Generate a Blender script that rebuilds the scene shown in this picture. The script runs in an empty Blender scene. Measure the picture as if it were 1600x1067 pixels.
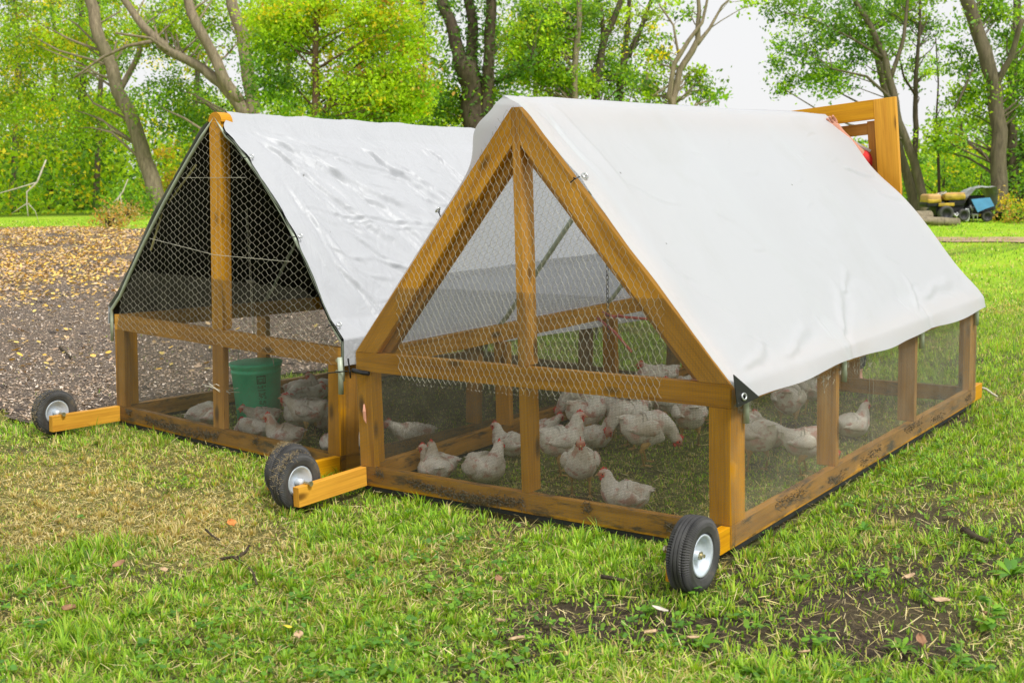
import bpy, bmesh, math, random
import numpy as np
from mathutils import Vector, Matrix, Euler, noise as mnoise
random.seed(7); RNG = np.random.default_rng(7)
rad = math.radians
scn = bpy.context.scene
COL = scn.collection

# ------------------------------------------------------------------ camera
YAW, PITCH, ROLL = .634, -.1398, -.0284
CAM = Vector((2.8688, -3.9659, 1.4555)); FPX = 1865.0
_cy, _sy, _cp, _sp = math.cos(YAW), math.sin(YAW), math.cos(PITCH), math.sin(PITCH)
FWD = Vector((-_sy*_cp, _cy*_cp, _sp)); _r = Vector((_cy, _sy, 0)); _u = _r.cross(FWD)
RIGHT = _r*math.cos(ROLL) + _u*math.sin(ROLL); UP = _u*math.cos(ROLL) - _r*math.sin(ROLL)
cd = bpy.data.cameras.new('camera'); cam = bpy.data.objects.new('camera', cd); COL.objects.link(cam)
M = Matrix((RIGHT, UP, -FWD)).transposed().to_4x4(); M.translation = CAM
cam.matrix_world = M
cd.sensor_width = 36; cd.lens = FPX/1600*36; cd.clip_end = 2000; cd.clip_start = .05
cd.dof.use_dof = True; cd.dof.focus_distance = 6.0; cd.dof.aperture_fstop = 5.2
scn.camera = cam
# ------------------------------------------------------------------ world and sun (bright overcast)
SUN_EL, SUN_AZ = rad(52), rad(40)
w = bpy.data.worlds.new('World'); scn.world = w; w.use_nodes = True
nt = w.node_tree; nt.nodes.clear()
sky = nt.nodes.new('ShaderNodeTexSky'); sky.sky_type = 'NISHITA'; sky.sun_disc = False
sky.sun_elevation = SUN_EL; sky.sun_rotation = SUN_AZ; sky.dust_density = 4; sky.air_density = 1
mx = nt.nodes.new('ShaderNodeMix'); mx.data_type = 'RGBA'; mx.inputs[0].default_value = .93
mx.inputs[7].default_value = (6.5, 6.5, 6.55, 1)
bg = nt.nodes.new('ShaderNodeBackground'); bg.inputs[1].default_value = .1
out = nt.nodes.new('ShaderNodeOutputWorld')
nt.links.new(sky.outputs[0], mx.inputs[6]); nt.links.new(mx.outputs[2], bg.inputs[0]); nt.links.new(bg.outputs[0], out.inputs[0])
sd = bpy.data.lights.new('sun', 'SUN'); sd.energy = 2.2; sd.angle = rad(14); sd.color = (1, .985, .95)
sun = bpy.data.objects.new('sun', sd); COL.objects.link(sun)
# light comes from behind-right of the camera
_sv = (RIGHT*.45 - Vector((FWD.x, FWD.y, 0)).normalized()*.55); _sv.z = 0; _sv.normalize()
_dir = Vector((_sv.x*math.cos(SUN_EL), _sv.y*math.cos(SUN_EL), math.sin(SUN_EL)))
sun.rotation_euler = _dir.to_track_quat('Z', 'Y').to_euler()
sky.sun_rotation = math.atan2(_dir.x, _dir.y)
scn.view_settings.view_transform = 'Standard'; scn.view_settings.look = 'None'
scn.view_settings.exposure = 0.56; scn.view_settings.gamma = 1

# ------------------------------------------------------------------ terrain and pixel helpers
def sstep(a, b, x):
    t = np.clip((x-a)/(b-a), 0, 1); return t*t*(3-2*t)
def height(x, y):
    x = np.asarray(x, float); y = np.asarray(y, float)
    l = .037*np.clip(-(x+1.5), 0, 16)*1.0
    dip = -.031*np.clip(y-.2, 0, 3.4)*(1-sstep(4, 8, y))*sstep(-1.0, -1.4, x)
    return l + dip
def ray(px, py):
    return (FWD + RIGHT*((px-800)/FPX) - UP*((py-533.5)/FPX))
def hit(px, py):
    d = ray(px, py); t = 1.0; z = 0
    for _ in range(60):
        t = (z-CAM.z)/d.z if d.z < -1e-4 else 200
        t = min(max(t, .5), 200)
        P = CAM + d*t; z = .5*z + .5*float(height(P.x, P.y))
    return P
def atD(px, py, D): return CAM + ray(px, py)*D
def pix(P):
    q = Vector(P)-CAM; d = q.dot(FWD)
    return 800+FPX*q.dot(RIGHT)/d, 533.5-FPX*q.dot(UP)/d, d

# ------------------------------------------------------------------ object helpers
def empty(name, loc=(0, 0, 0), rot=(0, 0, 0), label=None, cat=None, group=None):
    o = bpy.data.objects.new(name, None); COL.objects.link(o); o.location = loc; o.rotation_euler = rot
    o.empty_display_size = .1
    return tag(o, label, cat, group)
def tag(o, label=None, cat=None, group=None, kind=None):
    if label: o['label'] = label
    if cat: o['category'] = cat
    if group: o['group'] = group
    if kind: o['kind'] = kind
    return o
def link(name, me, parent=None, mat=None):
    o = bpy.data.objects.new(name, me); COL.objects.link(o)
    if parent is not None: o.parent = parent
    if mat: me.materials.append(mat)
    return o
def copy_tree(o, parent=None):
    c = o.copy(); COL.objects.link(c); c.parent = parent
    for ch in list(o.children): copy_tree(ch, c)
    return c
class MB:
    def __init__(s): s.v = []; s.f = []; s.uv = {}
    def quadstrip(s, rings, closed=True, cap0=True, cap1=True):
        b = len(s.v); n = len(rings[0])
        for r in rings: s.v += [tuple(p) for p in r]
        for i in range(len(rings)-1):
            for j in range(n if closed else n-1):
                k = (j+1) % n
                s.f.append((b+i*n+j, b+i*n+k, b+(i+1)*n+k, b+(i+1)*n+j))
        if closed and cap0: s.f.append(tuple(b+j for j in reversed(range(n))))
        if closed and cap1: s.f.append(tuple(b+(len(rings)-1)*n+j for j in range(n)))
    def tube(s, pts, r, n=6, cap=True):
        pts = [Vector(p) for p in pts]; rings = []
        rr = r if hasattr(r, '__len__') else [r]*len(pts)
        ref = None
        for i, p in enumerate(pts):
            t = (pts[min(i+1, len(pts)-1)]-pts[max(i-1, 0)])
            if t.length < 1e-9: t = Vector((0, 0, 1))
            t.normalize()
            if ref is None:
                ref = Vector((0, 0, 1)) if abs(t.z) < .9 else Vector((1, 0, 0))
            a = t.cross(ref).normalized(); b = t.cross(a).normalized(); ref = -b if False else ref
            rings.append([p + (a*math.cos(2*math.pi*k/n)+b*math.sin(2*math.pi*k/n))*rr[i] for k in range(n)])
        s.quadstrip(rings, True, cap, cap)
    def box(s, lo, hi):
        x0, y0, z0 = lo; x1, y1, z1 = hi
        s.quadstrip([[(x0, y0, z0), (x1, y0, z0), (x1, y1, z0), (x0, y1, z0)], [(x0, y0, z1), (x1, y0, z1), (x1, y1, z1), (x0, y1, z1)]])
    def lathe(s, prof, c=(0, 0, 0), ax='z', n=32, close=False):
        # prof [(r, h)]
        rings = []
        for k in range(n+0):
            a = 2*math.pi*k/n; ring = []
            for r, h in prof:
                if ax == 'z': p = (r*math.cos(a), r*math.sin(a), h)
                elif ax == 'x': p = (h, r*math.cos(a), r*math.sin(a))
                else: p = (r*math.cos(a), h, r*math.sin(a))
                ring.append((p[0]+c[0], p[1]+c[1], p[2]+c[2]))
            rings.append(ring)
        b = len(s.v); m = len(prof)
        for r in rings: s.v += r
        for i in range(n):
            i2 = (i+1) % n
            for j in range(m-1 if not close else m):
                j2 = (j+1) % m
                s.f.append((b+i*m+j, b+i*m+j2, b+i2*m+j2, b+i2*m+j))
    def ico(s, c, r, sub=1, sc=(1, 1, 1)):
        bm = bmesh.new(); bmesh.ops.create_icosphere(bm, subdivisions=sub, radius=r)
        b = len(s.v)
        for v in bm.verts: s.v.append((c[0]+v.co.x*sc[0], c[1]+v.co.y*sc[1], c[2]+v.co.z*sc[2]))
        for f in bm.faces: s.f.append(tuple(b+v.index for v in f.verts))
        bm.free()
    def mesh(s, name='m', smooth=False, recalc=True):
        me = bpy.data.meshes.new(name); me.from_pydata(s.v, [], s.f)
        if recalc:
            bm = bmesh.new(); bm.from_mesh(me); bmesh.ops.recalc_face_normals(bm, faces=bm.faces); bm.to_mesh(me); bm.free()
        if smooth: me.polygons.foreach_set('use_smooth', [True]*len(me.polygons))
        me.update(); return me
    def build(s, name, mat, parent=None, smooth=False, recalc=True):
        return link(name, s.mesh(name, smooth, recalc), parent, mat)

def np_mesh(name, V, F, smooth=False):
    """V (n,3), F (m,k) all same k"""
    me = bpy.data.meshes.new(name); k = F.shape[1]
    me.vertices.add(len(V)); me.vertices.foreach_set('co', np.ascontiguousarray(V, np.float32).ravel())
    me.loops.add(F.size); me.loops.foreach_set('vertex_index', np.ascontiguousarray(F, np.int32).ravel())
    me.polygons.add(len(F)); me.polygons.foreach_set('loop_start', np.arange(0, F.size, k, dtype=np.int32))
    me.polygons.foreach_set('loop_total', np.full(len(F), k, np.int32))
    if smooth: me.polygons.foreach_set('use_smooth', np.ones(len(F), bool))
    me.update(calc_edges=True); return me
def face_col(me, cols, per):
    """one colour per face, per = loops per face"""
    a = me.color_attributes.new('tint', 'FLOAT_COLOR', 'CORNER')
    c = np.ones((len(cols), 4), np.float32); c[:, :3] = cols
    a.data.foreach_set('color', np.repeat(c, per, axis=0).ravel())

# ------------------------------------------------------------------ materials
def mat(name, rough=.6, base=(.5, .5, .5), spec=.5, metal=0):
    m = bpy.data.materials.new(name); m.use_nodes = True
    p = m.node_tree.nodes['Principled BSDF']
    p.inputs['Base Color'].default_value = (*base, 1); p.inputs['Roughness'].default_value = rough
    p.inputs['Metallic'].default_value = metal; p.inputs['Specular IOR Level'].default_value = spec
    return m, m.node_tree, p
def N(nt, t, **kw):
    n = nt.nodes.new(t)
    for k, v in kw.items():
        if k.startswith('i_'):
            key = k[2:]; key = int(key) if key.isdigit() else key.replace('_', ' ')
            n.inputs[key].default_value = v
        else: setattr(n, k, v)
    return n
def L(nt, a, b): nt.links.new(a, b)
def ramp(nt, fac, stops, interp='LINEAR'):
    r = nt.nodes.new('ShaderNodeValToRGB'); r.color_ramp.interpolation = interp
    el = r.color_ramp.elements
    while len(el) < len(stops): el.new(.5)
    for e, (p, c) in zip(el, stops):
        e.position = p; e.color = (*c, 1) if len(c) == 3 else c
    L(nt, fac, r.inputs[0]); return r.outputs[0]
def noise(nt, vec, scale, detail=4, rough=.55, dist=0):
    n = N(nt, 'ShaderNodeTexNoise'); n.inputs['Scale'].default_value = scale; n.inputs['Detail'].default_value = detail
    n.inputs['Roughness'].default_value = rough; n.inputs['Distortion'].default_value = dist
    if vec: L(nt, vec, n.inputs['Vector'])
    return n.outputs['Fac']
def mixc(nt, fac, a, b, mode='MIX'):
    m = N(nt, 'ShaderNodeMix', data_type='RGBA', blend_type=mode)
    for s, v in ((0, fac), (6, a), (7, b)):
        if isinstance(v, (int, float)): m.inputs[s].default_value = v
        elif isinstance(v, tuple): m.inputs[s].default_value = (*v, 1)
        else: L(nt, v, m.inputs[s])
    return m.outputs[2]
def bump(nt, p, h, strength=.3, dist=.01):
    b = N(nt, 'ShaderNodeBump'); b.inputs['Strength'].default_value = strength; b.inputs['Distance'].default_value = dist
    L(nt, h, b.inputs['Height']); L(nt, b.outputs[0], p.inputs['Normal'])
def simple(name, base, rough=.6, metal=0, var=.25, scale=20, bmp=.1, bd=.004, spec=.4):
    m, t, p = mat(name, rough, base, spec, metal)
    tc = N(t, 'ShaderNodeTexCoord').outputs['Object']
    f = noise(t, tc, scale, 5)
    c = ramp(t, f, [(.3, tuple(max(0, b*(1-var)) for b in base)), (.7, tuple(min(1, b*(1+var)) for b in base))])
    L(t, c, p.inputs['Base Color'])
    if bmp: bump(t, p, f, bmp, bd)
    return m
def wood_mat(name, light, dark, dirt=0.0, grey=0.0):
    m, t, p = mat(name, .55, light, .35)
    uv = N(t, 'ShaderNodeUVMap').outputs[0]
    mp = N(t, 'ShaderNodeMapping'); mp.inputs['Scale'].default_value = (1.6, 26, 1); L(t, uv, mp.inputs[0])
    g1 = noise(t, mp.outputs[0], 1.0, 6, .6, .6)
    mp2 = N(t, 'ShaderNodeMapping'); mp2.inputs['Scale'].default_value = (2.5, 110, 1); L(t, uv, mp2.inputs[0])
    g2 = noise(t, mp2.outputs[0], 1.0, 3, .6)
    big = noise(t, uv, 1.3, 3)
    c = ramp(t, g1, [(.30, dark), (.52, light), (.85, tuple(min(1, v*1.18) for v in light))])
    c = mixc(t, .32, c, ramp(t, g2, [(.3, tuple(v*.5 for v in dark)), (.6, light)]))
    c = mixc(t, ramp(t, big, [(.35, (0, 0, 0)), (.75, (.45, .45, .45))]), c, tuple(v*.8 for v in dark))
    # knots
    mp3 = N(t, 'ShaderNodeMapping'); mp3.inputs['Scale'].default_value = (3.2, 8.5, 1); L(t, uv, mp3.inputs[0])
    vo = N(t, 'ShaderNodeTexVoronoi'); vo.inputs['Scale'].default_value = 1.0; vo.inputs['Randomness'].default_value = 1; L(t, mp3.outputs[0], vo.inputs['Vector'])
    k = ramp(t, vo.outputs['Distance'], [(0, (1, 1, 1)), (.10, (.75, .75, .75)), (.20, (0, 0, 0))])
    c = mixc(t, k, c, tuple(v*.22 for v in dark))
    # weather spots, mud splashes
    if dirt:
        mp4 = N(t, 'ShaderNodeMapping'); mp4.inputs['Scale'].default_value = (3.5, 14, 1); L(t, uv, mp4.inputs[0])
        d = noise(t, mp4.outputs[0], 1.5, 8, .68)
        dm = ramp(t, d, [(.62-dirt*.2, (0, 0, 0)), (.70-dirt*.12, (.92, .92, .92))])
        c = mixc(t, dm, c, (.045, .036, .022))
    if grey:
        d = noise(t, uv, 3.5, 6, .6)
        c = mixc(t, ramp(t, d, [(.35, (0, 0, 0)), (.75, (grey, grey, grey))]), c, (.19, .14, .09))
    oi = N(t, 'ShaderNodeObjectInfo'); hv = N(t, 'ShaderNodeHueSaturation'); r1 = N(t, 'ShaderNodeMapRange'); r1.inputs[3].default_value = .84; r1.inputs[4].default_value = 1.16; L(t, oi.outputs['Random'], r1.inputs[0]); L(t, r1.outputs[0], hv.inputs['Value'])
    m7 = N(t, 'ShaderNodeMath', operation='FRACT'); m8 = N(t, 'ShaderNodeMath', operation='MULTIPLY'); m8.inputs[1].default_value = 7.3; L(t, oi.outputs['Random'], m8.inputs[0]); L(t, m8.outputs[0], m7.inputs[0])
    r2 = N(t, 'ShaderNodeMapRange'); r2.inputs[3].default_value = .97; r2.inputs[4].default_value = 1.06; L(t, m7.outputs[0], r2.inputs[0]); L(t, r2.outputs[0], hv.inputs['Saturation']); L(t, c, hv.inputs['Color']); c = hv.outputs[0]
    L(t, c, p.inputs['Base Color']); bump(t, p, g2, .25, .002)
    return m
MW = wood_mat('stained_wood', (.70, .335, .030), (.36, .145, .012))
MWD = wood_mat('stained_wood_muddy', (.60, .29, .035), (.30, .125, .016), dirt=.55, grey=.18)
MWG = wood_mat('weathered_stained_wood', (.58, .275, .035), (.28, .115, .015), grey=.3)
MWN = wood_mat('fresh_stained_wood', (.80, .40, .035), (.55, .22, .016))
MWIRE = simple('galvanised_wire', (.50, .48, .38), .45, .35, .3, 8, 0)
MCLOTH = simple('hardware_cloth_wire', (.16, .15, .11), .5, .3, .3, 8, 0)
MPIPE = simple('conduit_pipe', (.42, .47, .36), .45, .1, .15, 10, .05)
MPIPED = simple('dark_pipe', (.1, .1, .095), .5, .1, .2, 10, .05)
MZINC = simple('zinc_rim', (.58, .64, .70), .4, .25, .12, 30, .1)
MBOLT = simple('bolt_metal', (.5, .45, .3), .4, .8, .2, 50, .1)
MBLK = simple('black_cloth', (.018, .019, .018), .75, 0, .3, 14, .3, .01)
MRED = simple('red_plastic', (.6, .03, .03), .4, 0, .2, 20, 0)
MZIP = simple('black_plastic', (.012, .012, .012), .4, 0, .2, 20, 0)

def tyre_mat():
    m, t, p = mat('rubber_tyre', .62, (.03, .03, .03), .4)
    tc = N(t, 'ShaderNodeTexCoord').outputs['Object']
    f = noise(t, tc, 9, 6, .65)
    c = ramp(t, f, [(.35, (.035, .035, .036)), (.6, (.075, .073, .07)), (.74, (.16, .13, .09))])
    L(t, c, p.inputs['Base Color']); L(t, ramp(t, f, [(.4, (.5, .5, .5)), (.7, (.9, .9, .9))]), p.inputs['Roughness'])
    bump(t, p, f, .15, .003); return m
MTYRE = tyre_mat()

def tarp_mat(name, base, stain, rough=.42, trans=.25, creases=0, spec=.5, stain_amt=.35):
    m, t, p = mat(name, rough, base, spec)
    uv = N(t, 'ShaderNodeUVMap').outputs[0]
    f = noise(t, uv, 1.7, 6, .6, .5)
    f2 = noise(t, uv, 9, 5, .6)
    c = mixc(t, ramp(t, f, [(.52, (0, 0, 0)), (.78, (stain_amt,)*3)]), base, stain)
    # tiny specks of dirt
    vo = N(t, 'ShaderNodeTexVoronoi'); vo.inputs['Scale'].default_value = 4.5; L(t, uv, vo.inputs['Vector'])
    c = mixc(t, ramp(t, vo.outputs['Distance'], [(0, (.9, .9, .9)), (.018, (.7, .7, .7)), (.03, (0, 0, 0))]), c, (.12, .12, .11))
    L(t, c, p.inputs['Base Color'])
    if creases:
        mp = N(t, 'ShaderNodeMapping'); mp.inputs['Scale'].default_value = (2.6, 1.0, 1); mp.inputs['Rotation'].default_value = (0, 0, .75); L(t, uv, mp.inputs[0])
        n1 = noise(t, mp.outputs[0], 1.6, 7, .62, 1.4)
        r = ramp(t, n1, [(.40, (0, 0, 0)), (.5, (1, 1, 1)), (.6, (0, 0, 0))])
        ad = N(t, 'ShaderNodeMath', operation='ADD'); L(t, r, ad.inputs[0]); L(t, f2, ad.inputs[1])
        bump(t, p, ad.outputs[0], .5*creases, .012)
    else: bump(t, p, f2, .12, .006)
    if trans:
        o = t.nodes['Material Output']; tr = N(t, 'ShaderNodeBsdfTranslucent'); L(t, c, tr.inputs[0])
        ms = N(t, 'ShaderNodeMixShader'); ms.inputs[0].default_value = trans
        L(t, p.outputs[0], ms.inputs[1]); L(t, tr.outputs[0], ms.inputs[2]); L(t, ms.outputs[0], o.inputs[0])
    return m
MTA = tarp_mat('white_vinyl_tarp', (.775, .80, .84), (.56, .58, .52), .45, .46, 0, .4, .2)
MTB = tarp_mat('silver_poly_tarp', (.43, .44, .455), (.35, .365, .38), .42, 0.0, .45, .5, .35)

def leaf_mat(name, trans=.45, rough=.5):
    m, t, p = mat(name, rough, (.1, .2, .03), .35)
    at = N(t, 'ShaderNodeVertexColor'); at.layer_name = 'tint'
    L(t, at.outputs[0], p.inputs['Base Color'])
    o = t.nodes['Material Output']; tr = N(t, 'ShaderNodeBsdfTranslucent')
    g = N(t, 'ShaderNodeMix', data_type='RGBA', blend_type='MULTIPLY'); g.inputs[0].default_value = 1
    L(t, at.outputs[0], g.inputs[6]); g.inputs[7].default_value = (1.5, 1.35, .7, 1)
    L(t, g.outputs[2], tr.inputs[0])
    ms = N(t, 'ShaderNodeMixShader'); ms.inputs[0].default_value = trans
    L(t, p.outputs[0], ms.inputs[1]); L(t, tr.outputs[0], ms.inputs[2]); L(t, ms.outputs[0], o.inputs[0])
    return m
MLEAF = leaf_mat('foliage', .48); MBLADE = leaf_mat('grass_blades', .42, .55)
MDRY = leaf_mat('dry_leaves_and_chips', .1, .7)
def bark_mat(name, a, b):
    m, t, p = mat(name, .85, a, .2)
    tc = N(t, 'ShaderNodeTexCoord').outputs['Object']
    mp = N(t, 'ShaderNodeMapping'); mp.inputs['Scale'].default_value = (9, 9, 1.6); L(t, tc, mp.inputs[0])
    f = noise(t, mp.outputs[0], 1.5, 8, .7, .5); g = noise(t, tc, .9, 4)
    c = ramp(t, f, [(.3, b), (.65, a)]); c = mixc(t, ramp(t, g, [(.45, (0, 0, 0)), (.75, (.5, .5, .5))]), c, (.11, .12, .05))
    L(t, c, p.inputs['Base Color']); bump(t, p, f, .8, .04); return m
MBARK = bark_mat('bark_grey_brown', (.36, .29, .19), (.14, .11, .07))
MBARKM = bark_mat('bark_mid_grey', (.19, .155, .10), (.075, .06, .04))
MBARKD = bark_mat('bark_dark', (.12, .09, .06), (.04, .03, .02))

# ------------------------------------------------------------------ ground
def ground_mat():
    m, t, p = mat('lawn_soil', .9, (.1, .1, .05), .2)
    tc = N(t, 'ShaderNodeTexCoord').outputs['Object']
    f1 = noise(t, tc, .8, 5, .6); f2 = noise(t, tc, 22, 6, .65); f3 = noise(t, tc, 110, 3, .6)
    soil = ramp(t, f3, [(.3, (.035, .026, .017)), (.7, (.13, .095, .06))])
    thatch = ramp(t, f3, [(.25, (.09, .075, .022)), (.5, (.21, .19, .06)), (.8, (.36, .30, .12))])
    green = ramp(t, f2, [(.3, (.09, .14, .018)), (.7, (.2, .28, .035))])
    c = mixc(t, ramp(t, f2, [(.38, (0, 0, 0)), (.6, (1, 1, 1))]), soil, thatch)
    c = mixc(t, ramp(t, f1, [(.38, (.25, .25, .25)), (.6, (.8, .8, .8))]), c, green)
    # away from the pens the turf is closed and bright
    sx = N(t, 'ShaderNodeSeparateXYZ'); L(t, tc, sx.inputs[0])
    mr = N(t, 'ShaderNodeMapRange'); mr.inputs[1].default_value = 5; mr.inputs[2].default_value = 12; L(t, sx.outputs[1], mr.inputs[0])
    mp = N(t, 'ShaderNodeMapping'); mp.inputs['Scale'].default_value = (.35, 1.1, 1); L(t, tc, mp.inputs[0])
    far = ramp(t, noise(t, mp.outputs[0], 1.4, 8, .7), [(.3, (.25, .46, .02)), (.55, (.38, .58, .025)), (.75, (.55, .52, .09))])
    c = mixc(t, mr.outputs[0], c, far)
    at = N(t, 'ShaderNodeVertexColor'); at.layer_name = 'bare'; sp = N(t, 'ShaderNodeSeparateColor'); L(t, at.outputs[0], sp.inputs[0])
    cr = ramp(t, noise(t, tc, 45, 5, .7), [(.3, (.022, .016, .011)), (.55, (.07, .052, .036)), (.75, (.17, .125, .08))])
    c = mixc(t, sp.outputs[0], c, cr); c = mixc(t, sp.outputs[1], c, thatch)
    L(t, c, p.inputs['Base Color'])
    ad = N(t, 'ShaderNodeMath', operation='ADD'); L(t, f2, ad.inputs[0]); L(t, f3, ad.inputs[1]); bump(t, p, ad.outputs[0], .8, .02)
    return m
MGROUND = ground_mat()
def fbm(x, y, sc, seed):
    """cheap value noise, vectorised"""
    out_ = np.zeros_like(x); amp = 1; tot = 0
    rs = np.random.default_rng(seed)
    T = rs.random((256, 256))
    for o_ in range(4):
        X = x*sc; Y = y*sc; xi = np.floor(X).astype(int); yi = np.floor(Y).astype(int); fx = X-xi; fy = Y-yi; fx = fx*fx*(3-2*fx); fy = fy*fy*(3-2*fy)
        g = lambda a, b: T[a % 256, b % 256]
        out_ += amp*((g(xi, yi)*(1-fx)+g(xi+1, yi)*fx)*(1-fy)+(g(xi, yi+1)*(1-fx)+g(xi+1, yi+1)*fx)*fy); tot += amp; amp *= .5; sc *= 2.1
    return out_/tot
def spot(x, y, px, py, rx, ry=None, pw=2):
    P = hit(px, py); d = ((x-P.x)**2+(y-P.y)**2)/rx**2
    return np.exp(-d)
def straw_mask(x, y):      # pale worn turf
    m = .62*spot(x, y, 170, 760, .75)+.8*spot(x, y, 60, 800, .6)+.65*spot(x, y, 300, 820, .55)+.3*spot(x, y, 420, 850, .4)+.3*spot(x, y, 1490, 860, .4)
    m = m*np.clip(2.6*(fbm(x, y, 2.4, 91)-.5)+.95, .15, 1.5)
    return np.clip(m+1.3*(fbm(x, y, 1.6, 5)-.5)+.08, 0, 1)
def bare_mask(x, y):       # open soil between tufts
    m = .8*spot(x, y, 1000, 990, .3)+.6*spot(x, y, 1180, 985, .25)+1.0*spot(x, y, 900, 960, .32)+.8*spot(x, y, 1340, 960, .36)+.7*spot(x, y, 1450, 1000, .35)+.75*spot(x, y, 1540, 870, .35)+.6*spot(x, y, 1110, 890, .25)+.5*spot(x, y, 700, 890, .22)+.6*spot(x, y, 1330, 870, .3)+.5*spot(x, y, 740, 1060, .2)
    return np.clip(m*(.4+1.1*fbm(x, y, 4, 9))+3.4*np.clip(fbm(x, y, 2.3, 13)-.56, 0, 1), 0, 1)
def grid_sheet(name, xs, ys, zoff, m, mask=None, jitter=0.0):
    X, Y = np.meshgrid(xs, ys); Z = height(X, Y)+zoff

    if jitter:
        near = (np.abs(X) < 9) & (np.abs(Y) < 9)
        J = np.array([mnoise.noise(Vector((a*2.2, b*2.2, 0)))*.6+mnoise.noise(Vector((a*9, b*9, 3)))*.3 if nr else 0 for a, b, nr in zip(X.ravel(), Y.ravel(), near.ravel())]).reshape(X.shape)
        Z = Z + J*jitter
    V = np.stack([X, Y, Z], -1).reshape(-1, 3); nx = len(xs)
    i, j = np.meshgrid(np.arange(len(ys)-1), np.arange(nx-1), indexing='ij')
    a = (i*nx+j).ravel(); F = np.stack([a, a+1, a+nx+1, a+nx], 1)
    me = np_mesh(name, V, F, True); me.materials.append(m)
    ca = me.color_attributes.new('bare', 'FLOAT_COLOR', 'POINT'); K = np.zeros((len(V), 4), np.float32); K[:, 3] = 1
    K[:, 0] = np.clip(bare_mask(V[:, 0], V[:, 1])*1.5, 0, 1); K[:, 1] = np.clip(straw_mask(V[:, 0], V[:, 1])*.9, 0, .9)*(V[:, 1] < 8)
    ca.data.foreach_set('color', K.ravel())
    o = link(name, me); tag(o, kind='structure'); return o
def axis(lo, hi, c0, c1, fine, coarse):
    a = list(np.arange(c0, c1+1e-6, fine)); x = c0
    st = fine
    while x > lo: st = min(coarse, st*1.35); x -= st; a.insert(0, x)
    x = c1; st = fine
    while x < hi: st = min(coarse, st*1.35); x += st; a.append(x)
    return np.array(a)
grid_sheet('ground', axis(-900, 900, -6, 5, .09, 60), axis(-60, 900, -4, 6, .09, 60), -.014, MGROUND, jitter=.02)

def dirt_mat():
    m, t, p = mat('wood_chip_soil', .9, (.1, .08, .06), .2)
    tc = N(t, 'ShaderNodeTexCoord').outputs['Object']
    f2 = noise(t, tc, 30, 7, .7); f3 = noise(t, tc, 90, 4, .7); f1 = noise(t, tc, .9, 5, .6)
    c = ramp(t, f3, [(.36, (.05, .04, .034)), (.5, (.22, .17, .13)), (.68, (.5, .4, .3))])
    c = mixc(t, ramp(t, f1, [(.4, (0, 0, 0)), (.62, (.6, .6, .6))]), c, ramp(t, f2, [(.35, (.07, .06, .053)), (.65, (.26, .22, .18))]))
    sx = N(t, 'ShaderNodeSeparateXYZ'); L(t, tc, sx.inputs[0])
    L(t, c, p.inputs['Base Color']); bump(t, p, f3, 1, .03); return m
MDIRT = dirt_mat()
def in_field(x, y):
    """worked soil to the left of the pens"""
    x = np.asarray(x, float); y = np.asarray(y, float)
    wob = .18*np.sin(x*1.9+1)+.12*np.sin(x*4.3+y*2.1)+.07*np.sin(x*9.1-y*5)
    wob2 = .10*np.sin(y*2.3)+.07*np.sin(y*5.7+1)
    near = y > (-.12 + .02*(x+4) + wob*.8)
    side = x < (-3.45 + .06*np.clip(y, -5, 60)*-1 + wob2)
    farl = far_field_y(x) + wob*2
    return near & side & (y < farl)
_f0, _f1 = hit(-20, 357), hit(235, 357)
def far_field_y(x): return _f0.y + (_f1.y-_f0.y)*(np.asarray(x)-_f0.x)/(_f1.x-_f0.x)
print('FIELD FAR', _f0, _f1)
def dirt_sheet():
    xs = np.concatenate([np.arange(-60, -12, 1.0), np.arange(-12, -3, .06)]); ys = np.concatenate([np.arange(-1, 5, .06), np.arange(5, 45, .5)])
    X, Y = np.meshgrid(xs, ys); nx = len(xs); Z = height(X, Y)+.012
    J = np.array([mnoise.noise(Vector((a*3, b*3, 0)))*.5+mnoise.noise(Vector((a*11, b*11, 3)))*.5 for a, b in zip(X.ravel(), Y.ravel())]).reshape(X.shape)
    Z = Z + J*.02
    i, j = np.meshgrid(np.arange(len(ys)-1), np.arange(nx-1), indexing='ij')
    cx = (X[:-1, :-1]+X[1:, 1:])/2; cyy = (Y[:-1, :-1]+Y[1:, 1:])/2
    k = in_field(cx, cyy).ravel()
    a = (i*nx+j).ravel()[k]; F = np.stack([a, a+1, a+nx+1, a+nx], 1)
    V = np.stack([X, Y, Z], -1).reshape(-1, 3); used = np.unique(F); mp = np.zeros(len(V), int); mp[used] = np.arange(len(used))
    me = np_mesh('dirt_field', V[used], mp[F], True); me.materials.append(MDIRT)
    tag(link('dirt_field', me), kind='structure')
dirt_sheet()
# worn dirt path crossing the far grass on the right
def path():
    A, B = hit(1300, 374), hit(1800, 372)
    d = (B-A); xs = np.linspace(-.6, 2.2, 60); mb = MB(); up_ = []; lo_ = []
    n = Vector((-d.y, d.x, 0)).normalized()
    for s in xs:
        P = A + d*s; wv = .55+.2*mnoise.noise(Vector((s*6, 0, 0)))
        for sg, lst in ((1, up_), (-1, lo_)):
            q = P + n*wv*sg; lst.append((q.x, q.y, float(height(q.x, q.y))+.006))
    mb.quadstrip([lo_, up_], closed=False)
    m = simple('path_soil', (.40, .28, .17), .9, 0, .3, 3, .3, .01)
    tag(mb.build('dirt_path', m, recalc=False), kind='structure')
path()
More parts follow.
